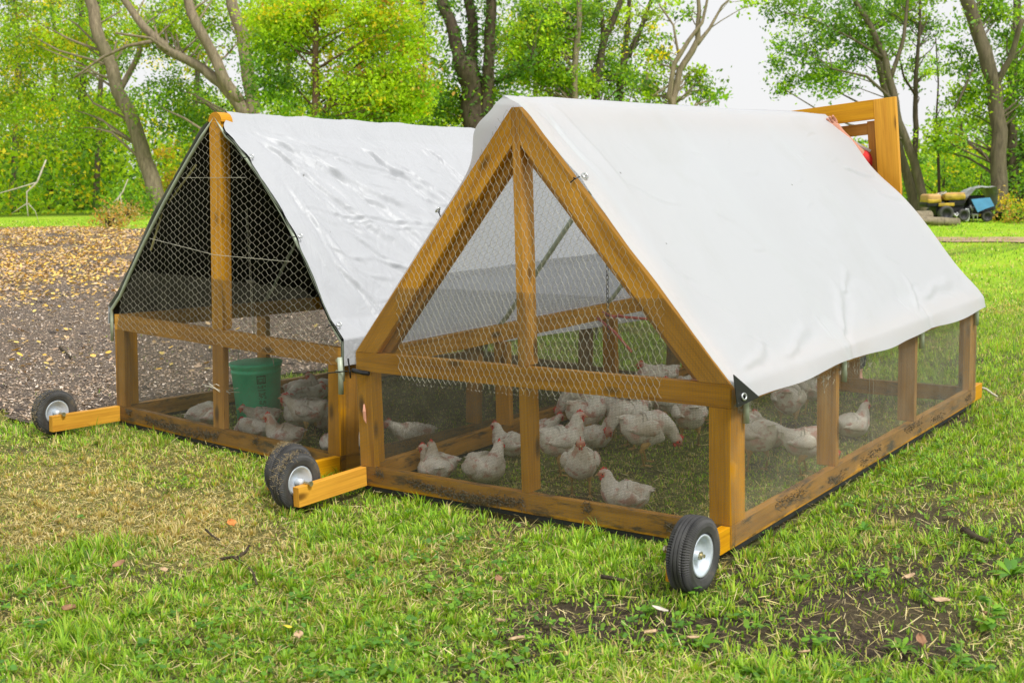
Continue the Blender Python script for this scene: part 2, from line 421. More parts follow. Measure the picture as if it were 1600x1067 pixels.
# ------------------------------------------------------------------ pens: boards, nets, tarps, wheels
H, LEN, HP, HA, Z0, B9, B4 = .946, 3.283, .66, 1.739, .032, .089, .038
def poly_board(name, poly, org, ux, uy, un, depth, grain, m, parent, bev=.0022):
    """prism: 2-D polygon in (ux,uy) extruded along un by depth; grain = 2-D direction of the fibres"""
    org, ux, uy, un = Vector(org), Vector(ux), Vector(uy), Vector(un)
    bm = bmesh.new(); n = len(poly)
    a = [bm.verts.new(org+ux*p[0]+uy*p[1]) for p in poly]; b = [bm.verts.new(org+ux*p[0]+uy*p[1]+un*depth) for p in poly]
    bm.faces.new(a[::-1]); bm.faces.new(b)
    for i in range(n): bm.faces.new((a[i], a[(i+1) % n], b[(i+1) % n], b[i]))
    if bev: bmesh.ops.bevel(bm, geom=list(bm.edges), offset=bev, segments=2, affect='EDGES', profile=.6)
    bmesh.ops.recalc_face_normals(bm, faces=bm.faces)
    g = (ux*grain[0]+uy*grain[1]).normalized(); lay = bm.loops.layers.uv.new('UVMap')
    off = random.uniform(0, 50); offv = random.uniform(0, 9)
    for f in bm.faces:
        v = f.normal.cross(g)
        if v.length < .3: gg = ux if abs(f.normal.dot(ux)) < .7 else uy; v = f.normal.cross(gg)
        else: gg = g
        v.normalize()
        for l in f.loops: l[lay].uv = (l.vert.co.dot(gg)+off, l.vert.co.dot(v)+offv)
    me = bpy.data.meshes.new(name); bm.to_mesh(me); bm.free(); me.materials.append(m)
    return link(name, me, parent)
def bd(name, lo, hi, m, parent, bev=.0022):
    """axis-aligned board"""
    d = [hi[i]-lo[i] for i in range(3)]; ax = d.index(max(d))
    E = [(1, 0, 0), (0, 1, 0), (0, 0, 1)]; o = [(ax+1) % 3, (ax+2) % 3]
    poly = [(0, 0), (d[ax], 0), (d[ax], d[o[0]]), (0, d[o[0]])]
    return poly_board(name, poly, lo, E[ax], E[o[0]], E[o[1]], d[o[1]], (1, 0), m, parent, bev)

def clip_line(poly, p, d):
    """convex polygon clip of the line p+t*d -> (t0,t1)"""
    t0, t1 = -1e9, 1e9; n = len(poly)
    for i in range(n):
        ax, ay = poly[i]; bx, by = poly[(i+1) % n]; nx, ny = -(by-ay), bx-ax
        den = nx*d[0]+ny*d[1]; num = nx*(ax-p[0])+ny*(ay-p[1])
        if abs(den) < 1e-12:
            if num > 0: return None
            continue
        t = num/den
        if den > 0: t0 = max(t0, t)
        else: t1 = min(t1, t)
    return (t0, t1) if t1 > t0 else None
def inside(poly, p):
    n = len(poly)
    return all(-(poly[(i+1) % n][1]-poly[i][1])*(p[0]-poly[i][0])+(poly[(i+1) % n][0]-poly[i][0])*(p[1]-poly[i][1]) >= 0 for i in range(n))
def segs_mesh(name, A, B, r, m, parent, nrm):
    """many thin three-sided wires; A,B (n,3)"""
    A = np.asarray(A, float); B = np.asarray(B, float); D = B-A; D /= np.linalg.norm(D, axis=1, keepdims=True)+1e-9
    nn = np.tile(np.array(nrm, float), (len(A), 1)); S = np.cross(D, nn); S /= np.linalg.norm(S, axis=1, keepdims=True)+1e-9
    T = np.cross(D, S); V = []
    for k in range(3):
        a = 2*math.pi*k/3; V.append(S*math.cos(a)*r+T*math.sin(a)*r)
    V = np.stack([A+V[0], A+V[1], A+V[2], B+V[0], B+V[1], B+V[2]], 1).reshape(-1, 3)
    b = np.arange(len(A))[:, None]*6
    F = np.concatenate([b+np.array([[0, 1, 4, 3]]), b+np.array([[1, 2, 5, 4]]), b+np.array([[2, 0, 3, 5]])])
    me = np_mesh(name, V, F); me.materials.append(m); return link(name, me, parent)
def to3(org, u, v, n, P, wob=.0):
    org, u, v, n = (np.array(q, float) for q in (org, u, v, n)); P = np.asarray(P, float)
    w_ = wob*(np.sin(P[:, 0]*7.3+1.1)*np.cos(P[:, 1]*8.9+.4)+.5*np.sin(P[:, 0]*17+P[:, 1]*13))
    return org+P[:, :1]*u+P[:, 1:2]*v+w_[:, None]*n
def cloth_net(name, poly, org, u, v, n, parent, pitch=.00635, r=.00047, wob=.003, m=None, seg=.12):
    xs = [p[0] for p in poly]; ys = [p[1] for p in poly]; A = []; B = []
    for (lo, hi, ax) in ((min(xs), max(xs), 0), (min(ys), max(ys), 1)):
        c = lo+pitch*.5
        while c < hi:
            p = (c, 0) if ax == 0 else (0, c); d = (0, 1) if ax == 0 else (1, 0)
            t = clip_line(poly, p, d)
            if t and t[1]-t[0] > .004:
                k = max(1, int((t[1]-t[0])/seg)); ts = np.linspace(t[0], t[1], k+1)
                for i in range(k):
                    A.append((p[0]+d[0]*ts[i], p[1]+d[1]*ts[i])); B.append((p[0]+d[0]*ts[i+1], p[1]+d[1]*ts[i+1]))
            c += pitch
    A = np.array(A); B = np.array(B)
    # slow drift of the weave inside its own plane
    def warp(P):
        Q = P.copy(); Q[:, 0] += .0025*np.sin(P[:, 1]*9+P[:, 0]*2); Q[:, 1] += .0025*np.sin(P[:, 0]*6+P[:, 1]*3); return Q
    return segs_mesh(name, to3(org, u, v, n, warp(A), wob), to3(org, u, v, n, warp(B), wob), r, m or MCLOTH, parent, n)
def hex_net(name, poly, org, u, v, n, parent, cell=.027, tall=1.25, r=.0006, wob=.006, flat=False, ragged=0):
    """hexagonal netting; flat=True: the twisted pairs run along u, else along v"""
    xs = [p[0] for p in poly]; ys = [p[1] for p in poly]; A = []; B = []; TW = []
    w_, h_ = cell, cell*tall*.5; tw = h_*.55
    def W(i, j): return None
    du = (max(xs)-min(xs)) if not flat else (max(ys)-min(ys)); dv = (max(ys)-min(ys)) if not flat else (max(xs)-min(xs))
    ox, oy = (min(xs), min(ys)) if not flat else (min(ys), min(xs))
    step = tw+h_
    for j in range(int(dv/step)+2):
        for i in range(int(du/w_)+3):
            x = ox+(i+(j % 2)*.5)*w_-w_; y = oy+j*step
            a = (x, y); b = (x, y+tw)
            for q, tws in (((a, b), 1), ((b, (x-w_/2, y+step)), 0), ((b, (x+w_/2, y+step)), 0)):
                A.append(q[0]); B.append(q[1]); TW.append(tws)
    A = np.array(A); B = np.array(B); TW = np.array(TW)
    def warp(P):
        Q = P.copy(); Q[:, 0] += .006*np.sin(P[:, 1]*11+P[:, 0]*5)+.003*np.sin(P[:, 1]*31+2); Q[:, 1] += .006*np.sin(P[:, 0]*9+P[:, 1]*4+1)+.003*np.sin(P[:, 0]*37); return Q
    A = warp(A); B = warp(B)
    if flat: A = A[:, ::-1].copy(); B = B[:, ::-1].copy()
    k = np.array([inside(poly, (a+b)/2) for a, b in zip(A, B)])
    A, B, TW = A[k], B[k], TW[k]
    A3, B3 = to3(org, u, v, n, A, wob), to3(org, u, v, n, B, wob)
    return segs_mesh(name, np.concatenate([A3, A3[TW == 1]+np.array(n)*r*1.2]), np.concatenate([B3, B3[TW == 1]+np.array(n)*r*1.2]), r, MWIRE, parent, n)

def make_wheel(parent, x, y, z, side, mud):
    """pneumatic wheel on the outer side of an arm; side=+1 faces +x"""
    R_, Wd = .127, .076
    w_ = empty('wheel', (x, y, z)); w_.parent = parent
    prof = []; half = Wd/2
    # outer tread with ribs
    pr = [(.070, -.026), (.078, -.036), (.098, -.041), (.112, -.039), (.121, -.032)]
    for k in range(5):
        c = -.026+k*.013
        pr += [(.1255 if k in (0, 4) else .128, c-.0052), (.1262 if k in (0, 4) else .1285, c), (.1255 if k in (0, 4) else .128, c+.0052)]
        if k < 4: pr += [(.1215, c+.006), (.1215, c+.007)]
    pr += [(.121, .032), (.112, .039), (.098, .041), (.078, .036), (.070, .026), (.066, 0)]
    mb = MB(); mb.lathe(pr, (0, 0, 0), 'x', 180, close=True)
    # serrated shoulders
    for k in range(180):
        pass
    V = np.array(mb.v); rr = np.hypot(V[:, 1], V[:, 2]); ang = np.arctan2(V[:, 1], V[:, 2])
    z_ = np.where((np.abs(V[:, 0]) > .018) & (rr > .11), 1.0, 0.0)*(np.round(ang/(2*math.pi/180)).astype(int) % 2)*.0042
    sc = (rr-z_)/np.maximum(rr, 1e-6); V[:, 1] *= sc; V[:, 2] *= sc; mb.v = [tuple(q) for q in V]
    ty = mb.build('tyre', MTYRE, w_)
    mb = MB(); s = side
    mb.lathe([(.0, s*.004), (.03, s*.006), (.05, s*.010), (.056, s*.020), (.062, s*.030), (.070, s*.034), (.0715, s*.028), (.064, s*.02), (.06, 0), (.03, -s*.004), (0, -s*.004)], (0, 0, 0), 'x', 40)
    mb.lathe([(.0, -s*.004), (.05, -s*.008), (.062, -s*.028), (.070, -s*.033), (.0715, -s*.026), (.062, -s*.01), (.05, s*.002)], (0, 0, 0), 'x', 40)
    mb.build('rim', MZINC, w_, True)
    mb = MB(); mb.tube([(-.045*s, 0, 0), (.022*s, 0, 0)], .016, 16)
    mb.build('hub', MZINC, w_, True)
    mb = MB(); mb.tube([(s*.02, 0, 0), (s*.028, 0, 0)], .0135, 6); mb.tube([(s*.026, 0, 0), (s*.038, 0, 0)], .0065, 10)
    mb.tube([(-s*.055-.0, 0, 0), (-s*.098, 0, 0)], .0065, 10); mb.tube([(-s*.093, 0, 0), (-s*.1, 0, 0)], .0125, 6)
    mb.build('axle_bolt', MBOLT, w_)
    if mud:
        # dried mud and straw caught in the tread
        A = []; B = []
        for k in range(260):
            a = rad(random.gauss(*mud)); xx = random.gauss(-s*.012, .016); r0 = .1285
            p = np.array([xx, -r0*math.cos(a), r0*math.sin(a)]); d = np.array([random.gauss(0, .007), random.gauss(0, .007), random.gauss(0, .007)])
            A.append(p); B.append(p+d)
        segs_mesh('caught_straw', A, B, .0008, simple('dry_straw', (.36, .28, .15), .8, 0, .4, 40, 0), w_, (1, 0, .01))
    return w_

def frame_common(root, rear_ext=True):
    h = H
    P = root
    # bottom rails
    bd('bottom_rail', (-h, 0, Z0), (h, B4, Z0+B9), MWD, P); bd('bottom_rail', (-h, LEN-B4, Z0), (h, LEN, Z0+B9), MWD, P)
    for s in (-1, 1):
        lo, hi = (h-B4, h) if s > 0 else (-h, -h+B4)
        bd('bottom_rail', (lo, B4+.001, Z0), (hi, LEN-B4-.001, Z0+B9), MWD, P)
        bd('top_plate', (lo, B4+.001, HP-B9), (hi, LEN-B4-.001, HP), MW, P)
    bd('top_plate', (-h, 0, HP-B9), (h, B4, HP), MW, P); bd('top_plate', (-h, LEN-B4, HP-B9), (h, LEN, HP), MWG, P)
    z0, z1 = Z0+B9+.001, HP-B9-.001
    # corner posts: an L of two boards
    for s in (-1, 1):
        for y0, y1, y2, y3 in ((0.0005, B4, B4+.001, B4+B9), (LEN-B4, LEN-.0005, LEN-B4-B9, LEN-B4-.001)):
            xs = (h-B9, h-.0005) if s > 0 else (-h+.0005, -h+B9)
            bd('corner_post', (xs[0], y0, z0), (xs[1], y1, z1), MW, P)
            xs = (h-B4, h-.001) if s > 0 else (-h+.001, -h+B4)
            bd('corner_post', (xs[0], y2, z0), (xs[1], y3, z1), MW, P)
        for k in (1, 2):
            y = LEN*k/3
            xs = (h-B9, h-.001) if s > 0 else (-h+.001, -h+B9)
            bd('side_post', (xs[0], y-B4, z0), (xs[1], y, z1), MW if k == 1 else MWG, P)
    # wheel arms
    for s in (-1, 1):
        xs = (h-B4, h-.0012) if s > 0 else (-h+.0012, -h+B4)
        bd('wheel_arm', (xs[0], -.435, Z0), (xs[1], -.0015, Z0+B9), MWN, P)
    # straw and dirt crust on the rails' outer face
    A = []; B = []
    for k in range(3400):
        if random.random() < .66: x = random.uniform(-h+.1, h-.1); p = np.array([x, -.006, Z0+.05+.022*math.sin(x*5)+random.gauss(0, .012)])
        else: y = random.uniform(.2, LEN-.1); p = np.array([h+.004, y, Z0+.055+.02*math.sin(y*4)+random.gauss(0, .012)])
        if mnoise.noise(Vector((p[0]*3, p[1]*3, 1))) < .0: continue
        d = np.array([random.gauss(0, .008), random.gauss(0, .002), random.gauss(0, .006)]); A.append(p); B.append(p+d)
    segs_mesh('caught_straw', A, B, .0013, MSTRAWD, P, (0, 1, .01))
    mb = MB(); mb.box((-h+.02, .002, Z0-.02), (h-.02, .03, Z0-.001)); mb.box((h-.03, .04, Z0-.02), (h-.002, LEN-.04, Z0-.001))  # black strips filling the gap below the front and side rails
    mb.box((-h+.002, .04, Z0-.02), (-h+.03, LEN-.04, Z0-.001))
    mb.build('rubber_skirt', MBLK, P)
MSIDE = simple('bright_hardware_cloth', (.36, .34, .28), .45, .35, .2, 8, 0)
MSTRAWD = simple('mud_and_straw', (.12, .10, .065), .9, 0, .95, 160, 0)

def crease_field(specs):
    """specs: (y0,s0,y1,s1,width,depth,side); folds are steps with a sharp and a soft flank"""
    def f(U, Y):
        S = np.abs(U-.5)*2; R = U > .5; D = np.zeros_like(U)
        for (y0, s0, y1, s1, w_, a, bend) in specs:
            dx, dy = y1-y0, (s1-s0)*1.45; L_ = math.hypot(dx, dy); dx /= L_; dy /= L_
            px_, py_ = Y-y0, (S-s0)*1.45; t = (px_*dx+py_*dy)/L_; n = -px_*dy+py_*dx
            n = n-bend*L_*np.sin(np.clip(t, 0, 1)*math.pi)-.007*np.sin(t*L_*19+y0*40)-.0015*np.sin(t*L_*61+s0*90)
            env = np.clip(np.minimum(t, 1-t)*4+.0, 0, 1)*(t > 0)*(t < 1); env = env*env*(3-2*env)
            ww = w_*(.5+t.clip(0, 1)); D += a*env*(np.exp(-(n/ww)**2)-.8*np.exp(-((n-1.5*ww)/ww)**2))*R
        return D
    return f
def fabric(name, prof, y0f, y1f, ny, nu, dispf, zbot, m, parent, uvs=1.0, flip=False, cf=None):
    """sheet lofted along y. prof(u,y)->(x,z) for u in 0..1 ; dispf(u,y)->outward offset"""
    V = []; UV = []
    CD = None
    if cf:
        UU = np.repeat(np.linspace(0, 1, nu+1)[:, None], ny+1, 1); YY = np.array([np.linspace(y0f(u), y1f(u), ny+1) for u in np.linspace(0, 1, nu+1)]); CD = cf(UU, YY)
    for j in range(nu+1):
        u = j/nu; ya, yb = y0f(u), y1f(u)
        for i in range(ny+1):
            y = ya+(yb-ya)*i/ny
            x, z = prof(u, y); e = 1e-3; xa, za = prof(max(0, u-e), y); xb, zb = prof(min(1, u+e), y)
            tx, tz = xb-xa, zb-za; l = math.hypot(tx, tz) or 1; nx, nz = -tz/l, tx/l
            d = dispf(u, y)+(CD[j, i] if CD is not None else 0); V.append((x+nx*d, y, z+nz*d)); UV.append((y*uvs, u*3.2*uvs))
    V = np.array(V); i, j = np.meshgrid(np.arange(nu), np.arange(ny), indexing='ij'); a = (i*(ny+1)+j).ravel()
    F = np.stack([a, a+1, a+ny+2, a+ny+1], 1)
    me = np_mesh(name, V, F, True); uvl = me.uv_layers.new(name='UVMap'); UV = np.array(UV, np.float32)
    uvl.data.foreach_set('uv', UV[F.ravel()].ravel()); me.materials.append(m)
    return link(name, me, parent)

def polyprof(pts):
    pts = np.array(pts, float); s = np.concatenate([[0], np.cumsum(np.hypot(*np.diff(pts, axis=0).T))]); s /= s[-1]
    def f(u): return float(np.interp(u, s, pts[:, 0])), float(np.interp(u, s, pts[:, 1]))
    return f, s
def nz(x, y, z=0): return mnoise.noise(Vector((x, y, z)))
def ridged(x, y, z=0):
    v = 0; a = 1
    for k in range(4):
        v += a*(1-abs(nz(x, y, z+k*3.1))*2.6)*.5; x *= 2.03; y *= 2.03; a *= .5
    return v

# ================================================================== right pen (white tarp, timber rafters)
penA = empty('chicken_pen', (0, 0, 0), (0, 0, 0), 'mobile poultry pen with timber rafters under a plain white tarp, the nearer one', 'chicken pen', 'mobile chicken pens')
frame_common(penA)
h = H
slope = math.atan2(HA-HP, h); sn, cs = math.sin(slope), math.cos(slope)
wv = .098/sn          # horizontal width of a rafter cut level
for y0 in (0.0, LEN-B4):
    mm = MW if y0 == 0 else MWG
    for s in (-1, 1):
        # outer edge from (h,HP) to (0,HA); inner edge parallel; plumb cut at the centre post
        c = .020 if y0 == 0 else 0
        zin = HA-.098/cs
        poly = [(s*h, HP+.001), (s*(h-wv), HP+.001), (s*c, zin-c*math.tan(slope)), (s*c, HA-c*math.tan(slope))]
        if s < 0: poly = poly[::-1]
        poly_board('rafter', poly, (0, y0, 0), (1, 0, 0), (0, 0, 1), (0, 1, 0), B4, (-s*cs, sn), mm, penA)
bd('centre_post', (-.019, 0, HP+.001), (.019, B9, HA-.02), MW, penA)
bd('centre_post', (-.019, .0, Z0+B9+.001), (.019, B9, HP-B9-.001), MW, penA)
bd('ridge_board', (-.019, B9+.002, HA-.15), (.019, LEN-.002, HA-.05), MW, penA)
# second rafter pair just behind the gable
for s in (-1, 1):
    poly = [(s*(h-.045), HP+.001), (s*(h-.045-wv), HP+.001), (s*.02, HA-.098/cs-.08), (s*.02, HA-.07)]
    if s < 0: poly = poly[::-1]
    poly_board('rafter', poly, (0, B4+.004, 0), (1, 0, 0), (0, 0, 1), (0, 1, 0), B4, (-s*cs, sn), MWG, penA)
# pipe hoops below the tarp
hoopA = [(h+.016, .50), (h+.016, HP-.03), (h-.05, HP+.035), (.10, HA-.09), (0, HA-.03), (-.10, HA-.09), (-h+.05, HP+.035), (-h-.016, HP-.03), (-h-.016, .50)]
for y, mm in ((.10, MPIPE), (LEN/3+.012, MPIPE), (2*LEN/3+.012, MPIPE), (LEN-.07, MPIPE)):
    mb = MB(); mb.tube([(x, y, z) for x, z in hoopA], .0125, 10); mb.build('hoop_pipe', mm, penA, True)
# dark purlin pipes seen through the gable
for z, x in () and ((1.05, h*(1-(1.05-HP)/(HA-HP))-.03),):
    for s in (-1,):
        mb = MB(); mb.tube([(s*x, .06, z), (s*x, LEN-.06, z)], .009, 8); mb.build('purlin_pipe', MPIPED, penA, True)
# nets
gab = [(-h, Z0+.01), (h, Z0+.01), (h, HP), (0.0, HA), (-h, HP)]
zc = .968
xc = h*(1-(zc-HP)/(HA-HP))
cloth_net('hardware_cloth', [(-h, Z0+.012), (h, Z0+.012), (h, HP), (xc, zc), (-xc, zc), (-h, HP)], (0, -.004, 0), (1, 0, 0), (0, 0, 1), (0, -1, 0), penA, wob=.0018)
hexp = [(-h+.27, HP-.105), (h-.29, HP-.115), (h-.27, HP+.30), (.03, HA-.02), (-.03, HA-.02), (-h+.27, HP+.3)]
hex_net('chicken_wire', hexp, (0, -.008, 0), (1, 0, 0), (0, 0, 1), (0, -1, 0), penA, cell=.030, tall=1.35, r=.0007, wob=.004)
for s in (-1, 1):
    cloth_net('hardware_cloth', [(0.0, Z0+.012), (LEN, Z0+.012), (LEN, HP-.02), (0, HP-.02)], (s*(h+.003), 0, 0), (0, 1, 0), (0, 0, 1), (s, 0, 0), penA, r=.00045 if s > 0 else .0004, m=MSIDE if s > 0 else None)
    # roof slope: hardware cloth low down, hexagonal wire above, both under the tarp
    o3 = (s*(h-.004), 0, HP+.0); v3 = (-s*cs, 0, sn); n3 = (s*sn, 0, cs)
    if s < 0:
        cloth_net('hardware_cloth', [(.05, .0), (LEN-.05, 0), (LEN-.05, .46), (.05, .46)], o3, (0, 1, 0), v3, n3, penA, r=.00042, pitch=.0066)
        hex_net('chicken_wire', [(.09, .40), (LEN-.05, .40), (LEN-.05, 1.38), (.09, 1.38)], o3, (0, 1, 0), v3, n3, penA, cell=.034, tall=1.35, r=.0005, flat=True)
cloth_net('hardware_cloth', [(-h, Z0+.012), (h, Z0+.012), (h, HP), (xc, zc), (-xc, zc), (-h, HP)], (0, LEN+.004, 0), (1, 0, 0), (0, 0, 1), (0, 1, 0), penA, wob=.0018)
# boarded rear wall round the small hatch
for lo_, hi_ in (((-.50, -.04), (Z0+B9+.001, HP-B9-.001)), ((.062, .25), (Z0+B9+.001, HP-B9-.001)), ((-.039, .061), (Z0+B9+.001, .30)), ((-.039, .061), (.40, HP-B9-.001))):
    bd('rear_panel', (lo_[0], LEN-.030, hi_[0]), (lo_[1], LEN-.010, hi_[1]), MWG, penA)
# ragged cut ends of wire along the right plate and below the gable netting
A = []; B = []
def squig(p, spread, n, seg):
    p = np.array(p, float)
    for k in range(n):
        q = p+np.array([random.gauss(0, .002), random.gauss(0, spread), random.gauss(-.001, spread)]); A.append(p); B.append(q); p = q
for k in range(130):
    yy = random.choice([random.gauss(.12, .06), random.uniform(.55, 1.6), random.uniform(.7, 1.5)])
    if yy < .03: continue
    squig((h+.006, yy, random.uniform(.52, .585)), .011, random.randint(3, 6), .01)
for k in range(64):
    x = -h+.27+k*.0205; p = np.array([x, -.009, HP-.105-.012]); A.append(p); B.append(p+np.array([random.gauss(0, .006), 0, -.006+random.gauss(0, .003)]))
for x, y, z, l in ((h+.006, 1.45, .5, .34), (h+.007, 1.50, .47, .33)):
    pts = [np.array([x, y+.01*math.sin(k*.9), z-l*k/8]) for k in range(9)]
    for a, b in zip(pts, pts[1:]): A.append(a); B.append(b)
segs_mesh('loose_wire_ends', A, B, .0008, MWIRE, penA, (1, .01, 0))
make_wheel(penA, -h-.046, -.372, .127, -1, (55, 28))
rw = make_wheel(penA, h+.050, -.395, .134, 1, None); rw.scale = (1.14, 1.06, 1.06)
# handle stub, eye bolt and rope at the rear right corner
bd('rear_stub', (h-B4, LEN+.0015, Z0), (h-.001, LEN+.16, Z0+B9), MWN, penA)
mb = MB(); mb.tube([(h-.02, LEN+.15, .09), (h-.02, LEN+.19, .09)], .006, 8)
mb.build('eye_bolt', MBOLT, penA)
mb = MB(); mb.tube([(h-.02, LEN+.185, .088), (h+.01, LEN+.21, .075), (h+.04, LEN+.22, .05), (h+.07, LEN+.23, .03)], .007, 8)
mb.build('rope', simple('pale_rope', (.5, .46, .36), .8, 0, .3, 80, .3), penA, True)

# white tarp
rt = HA+.028
ptsA = [(-h-.020, .60), (-h-.022, HP+.005), (-h+.005, HP+.04), (-.11, rt-.105), (-.05, rt-.035), (0, rt), (.05, rt-.035), (.11, rt-.105), (h-.006, HP+.045), (h+.030, HP+.0), (h+.034, .60)]
pA, sA = polyprof(ptsA)
def profA(u, y):
    x, z = pA(u)
    if u > .5:
        t = max(0, min(1, (u-sA[9])/(1-sA[9])))
        if t > 0:      # hanging edge: pulled in at the posts, flared and uneven between
            ph = (y/(LEN/3)); fr = ph-math.floor(ph); fl = math.sin(math.pi*fr)**2
            x += t*(.014*fl+.006*nz(y*3.1, 0, 5)+.012)
            z += t*(.007*nz(y*2.7, 2, 1)-.012*fl+.006*sstep(0,.3,y)*sstep(1.2,.9,y))
    return x, z
def dispA(u, y):
    s = abs(u-.5)*2
    fr = (y/(LEN/3)); fr -= math.floor(fr)
    d = (.004+.016*float(sstep(.05, .6, y)))*math.sin(math.pi*min(1, s*1.15)) - .012*math.sin(math.pi*fr)**2*math.sin(math.pi*min(1, s))
    d += .010*nz(y*1.3, s*2.2, 2+(u > .5))
    if u < .5: return d*.3-.016+.045*math.exp(-((s-.13)/.09)**2)*math.exp(-max(0, y)/.3)
    d += .020*math.exp(-((y-.16-.25*s)/.03)**2)*sstep(.02, .08, s)*sstep(.42, .3, s)*.6
    d += .006*(ridged(y*2.4+s*1.5, s*2.0-y*.5, 13)-.4)*math.exp(-((y-.2)/.35)**2)
    # crease fields: fan out from the front ties and near the hanging edge
    e = math.exp(-((y-.12)/.22)**2)
    d += .006*e*nz(y*6, s*5, 9)*(1 if s < .75 else .3)
    if y < .03: d -= .006
    lowb = math.exp(-((s-.86)/.07)**2)
    d += lowb*(.016*nz(y*1.6+s*3, s*5, 4)+.006*(ridged(y*1.6+s*2, s*4, 7)-.4))
    # sharp tucks at two places of the eaves
    for yc in (1.1, 2.2): d -= .012*math.exp(-((y-yc-.07-.25*(1-s))/.022)**2)*float(sstep(.86, .96, s))
    # rear dent where the sheet is pulled off the rafter
    d -= .018*math.exp(-((y-3.15)/.28)**2)*math.exp(-((s-.33)/.12)**2)
    d += .0025*ridged(y*1.7+s*1.3, s*2.0-y*.7, 3)
    return d
def yfA(u):
    s = abs(u-.5)*2
    if u > .5: return -.016-.055*math.exp(-(s/.05)**2)+.012*math.exp(-((s-.30)/.03)**2)-.010*math.sin(s*9)**2+.006*nz(s*6, 0, 3)
    return .012-.09*math.exp(-(s/.07)**2)-.06*math.exp(-((s-.13)/.07)**2)
def yrA(u): 
    s = abs(u-.5)*2
    return LEN+.01+.02*nz(s*6, 4, 0)-.04*math.exp(-((s-.30)/.12)**2)
rc = random.Random(11)
CRA = [(.10, .05, .16, .34, .016, .010, .03), (.05, .03, .10, .16, .012, .010, -.03), (.22, .30, .62, .42, .010, .007, .05), (.10, .56, .28, .66, .012, .008, .06), (.20, .66, .36, .78, .010, .006, .05), (.45, .93, .95, .84, .03, .016, .04), (.08, .93, .45, .86, .025, .014, .05),
       (1.12, .93, 1.5, .74, .035, .020, .05), (1.45, .80, 1.75, .70, .025, .012, .04), (2.15, .94, 2.40, .78, .03, .016, .05), (2.3, .90, 3.1, .86, .035, .018, -.03), (2.75, .30, 3.2, .36, .02, .018, -.04), (2.95, .40, 3.25, .48, .02, .012, .03), (1.05, .97, 1.02, .84, .012, .012, 0), (2.12, .97, 2.06, .85, .012, .012, 0)]
CRA = [(a, b, c_, d_, e_*.8, f_*.5, g_) for a, b, c_, d_, e_, f_, g_ in CRA]
for k in range(26):
    y0_ = rc.uniform(.2, 3.0); s0_ = rc.uniform(.15, .9); a_ = rc.uniform(-.6, .9); l_ = rc.uniform(.06, .26)
    CRA.append((y0_, s0_, y0_+l_*math.cos(a_), s0_+l_*math.sin(a_)*.5, rc.uniform(.006, .012), rc.uniform(.0012, .003), rc.uniform(-.1, .1)))
sheetA = fabric('tarp', profA, yfA, yrA, 420, 340, dispA, 0, MTA, penA, cf=crease_field(CRA))
# black reinforced corner with a grommet, ties and grommets along the front edge
mb = MB()
cx = h+.05
cpts = [(cx-.028, -.022, HP+.045), (cx-.012, -.026, .585), (cx+.006, .125, .600)]
mb.v = [tuple(p) for p in cpts]+[(p[0]+.004, p[1]-.001, p[2]) for p in cpts]; mb.f = [(0, 1, 2), (5, 4, 3), (0, 3, 4, 1), (1, 4, 5, 2), (2, 5, 3, 0)]
mb.build('corner_patch', MZIP, penA)
MGROM = simple('grommet_ring', (.6, .62, .6), .3, .9, .1, 30, 0)
def grommet(parent, c, n, r=.012):
    c = Vector(c); n = Vector(n).normalized(); a = n.orthogonal().normalized(); b = n.cross(a)
    mb = MB(); mb.tube([c+(a*math.cos(t)+b*math.sin(t))*r for t in [2*math.pi*k/16 for k in range(17)]], r*.32, 6, False)
    return mb.build('grommet', MGROM, parent, True)
grommet(penA, (cx-.003, .018, .618), (1, -.25, .2))
def tie(parent, c, d, ln=.05):
    c = Vector(c); d = Vector(d).normalized(); mb = MB()
    mb.tube([c, c+d*ln*.5+Vector((0, -.008, .004)), c+d*ln], .0028, 6); mb.tube([c+d*ln*.45+Vector((0, -.009, 0)), c+d*ln*.7+Vector((.004, -.009, .012))], .0032, 6)
    return mb.build('bungee_tie', MZIP, parent)
def slopeA(s, u, off=.03):
    """point on the roof slope, u from ridge 0 to eave 1"""
    return Vector((s*(h*u+off*sn), 0, HA-(HA-HP)*u+off*cs))
for s, u in ((1, .30), (-1, .42)):
    p = slopeA(s, u, .035); p.y = -.005
    grommet(penA, p+Vector((s*.01, .02, 0)), (s*sn, -.2, cs)); tie(penA, p+Vector((0, .02, 0)), (-s*.8, -.9, -.6), .06)
mb = MB(); mb.tube([(-h-.01, -.012, HP-.085), (-h+.06, -.02, HP-.09), (-h+.09, -.012, HP-.092)], .011, 8); mb.tube([(-h-.03, -.02, HP-.03), (-h-.012, -.03, HP-.09), (-h-.02, -.02, HP-.12)], .004, 6)
mb.build('strap', MZIP, penA)
# torn reddish splinter on the left corner post
mb = MB(); mb.tube([(-h+.045, -.006, .42), (-h+.05, -.012, .39), (-h+.046, -.006, .35), (-h+.052, -.005, .33)], [.003, .008, .007, .001], 7)
mb.build('splinter', simple('pale_raw_wood', (.68, .33, .22), .7, 0, .2, 60, .2), penA)

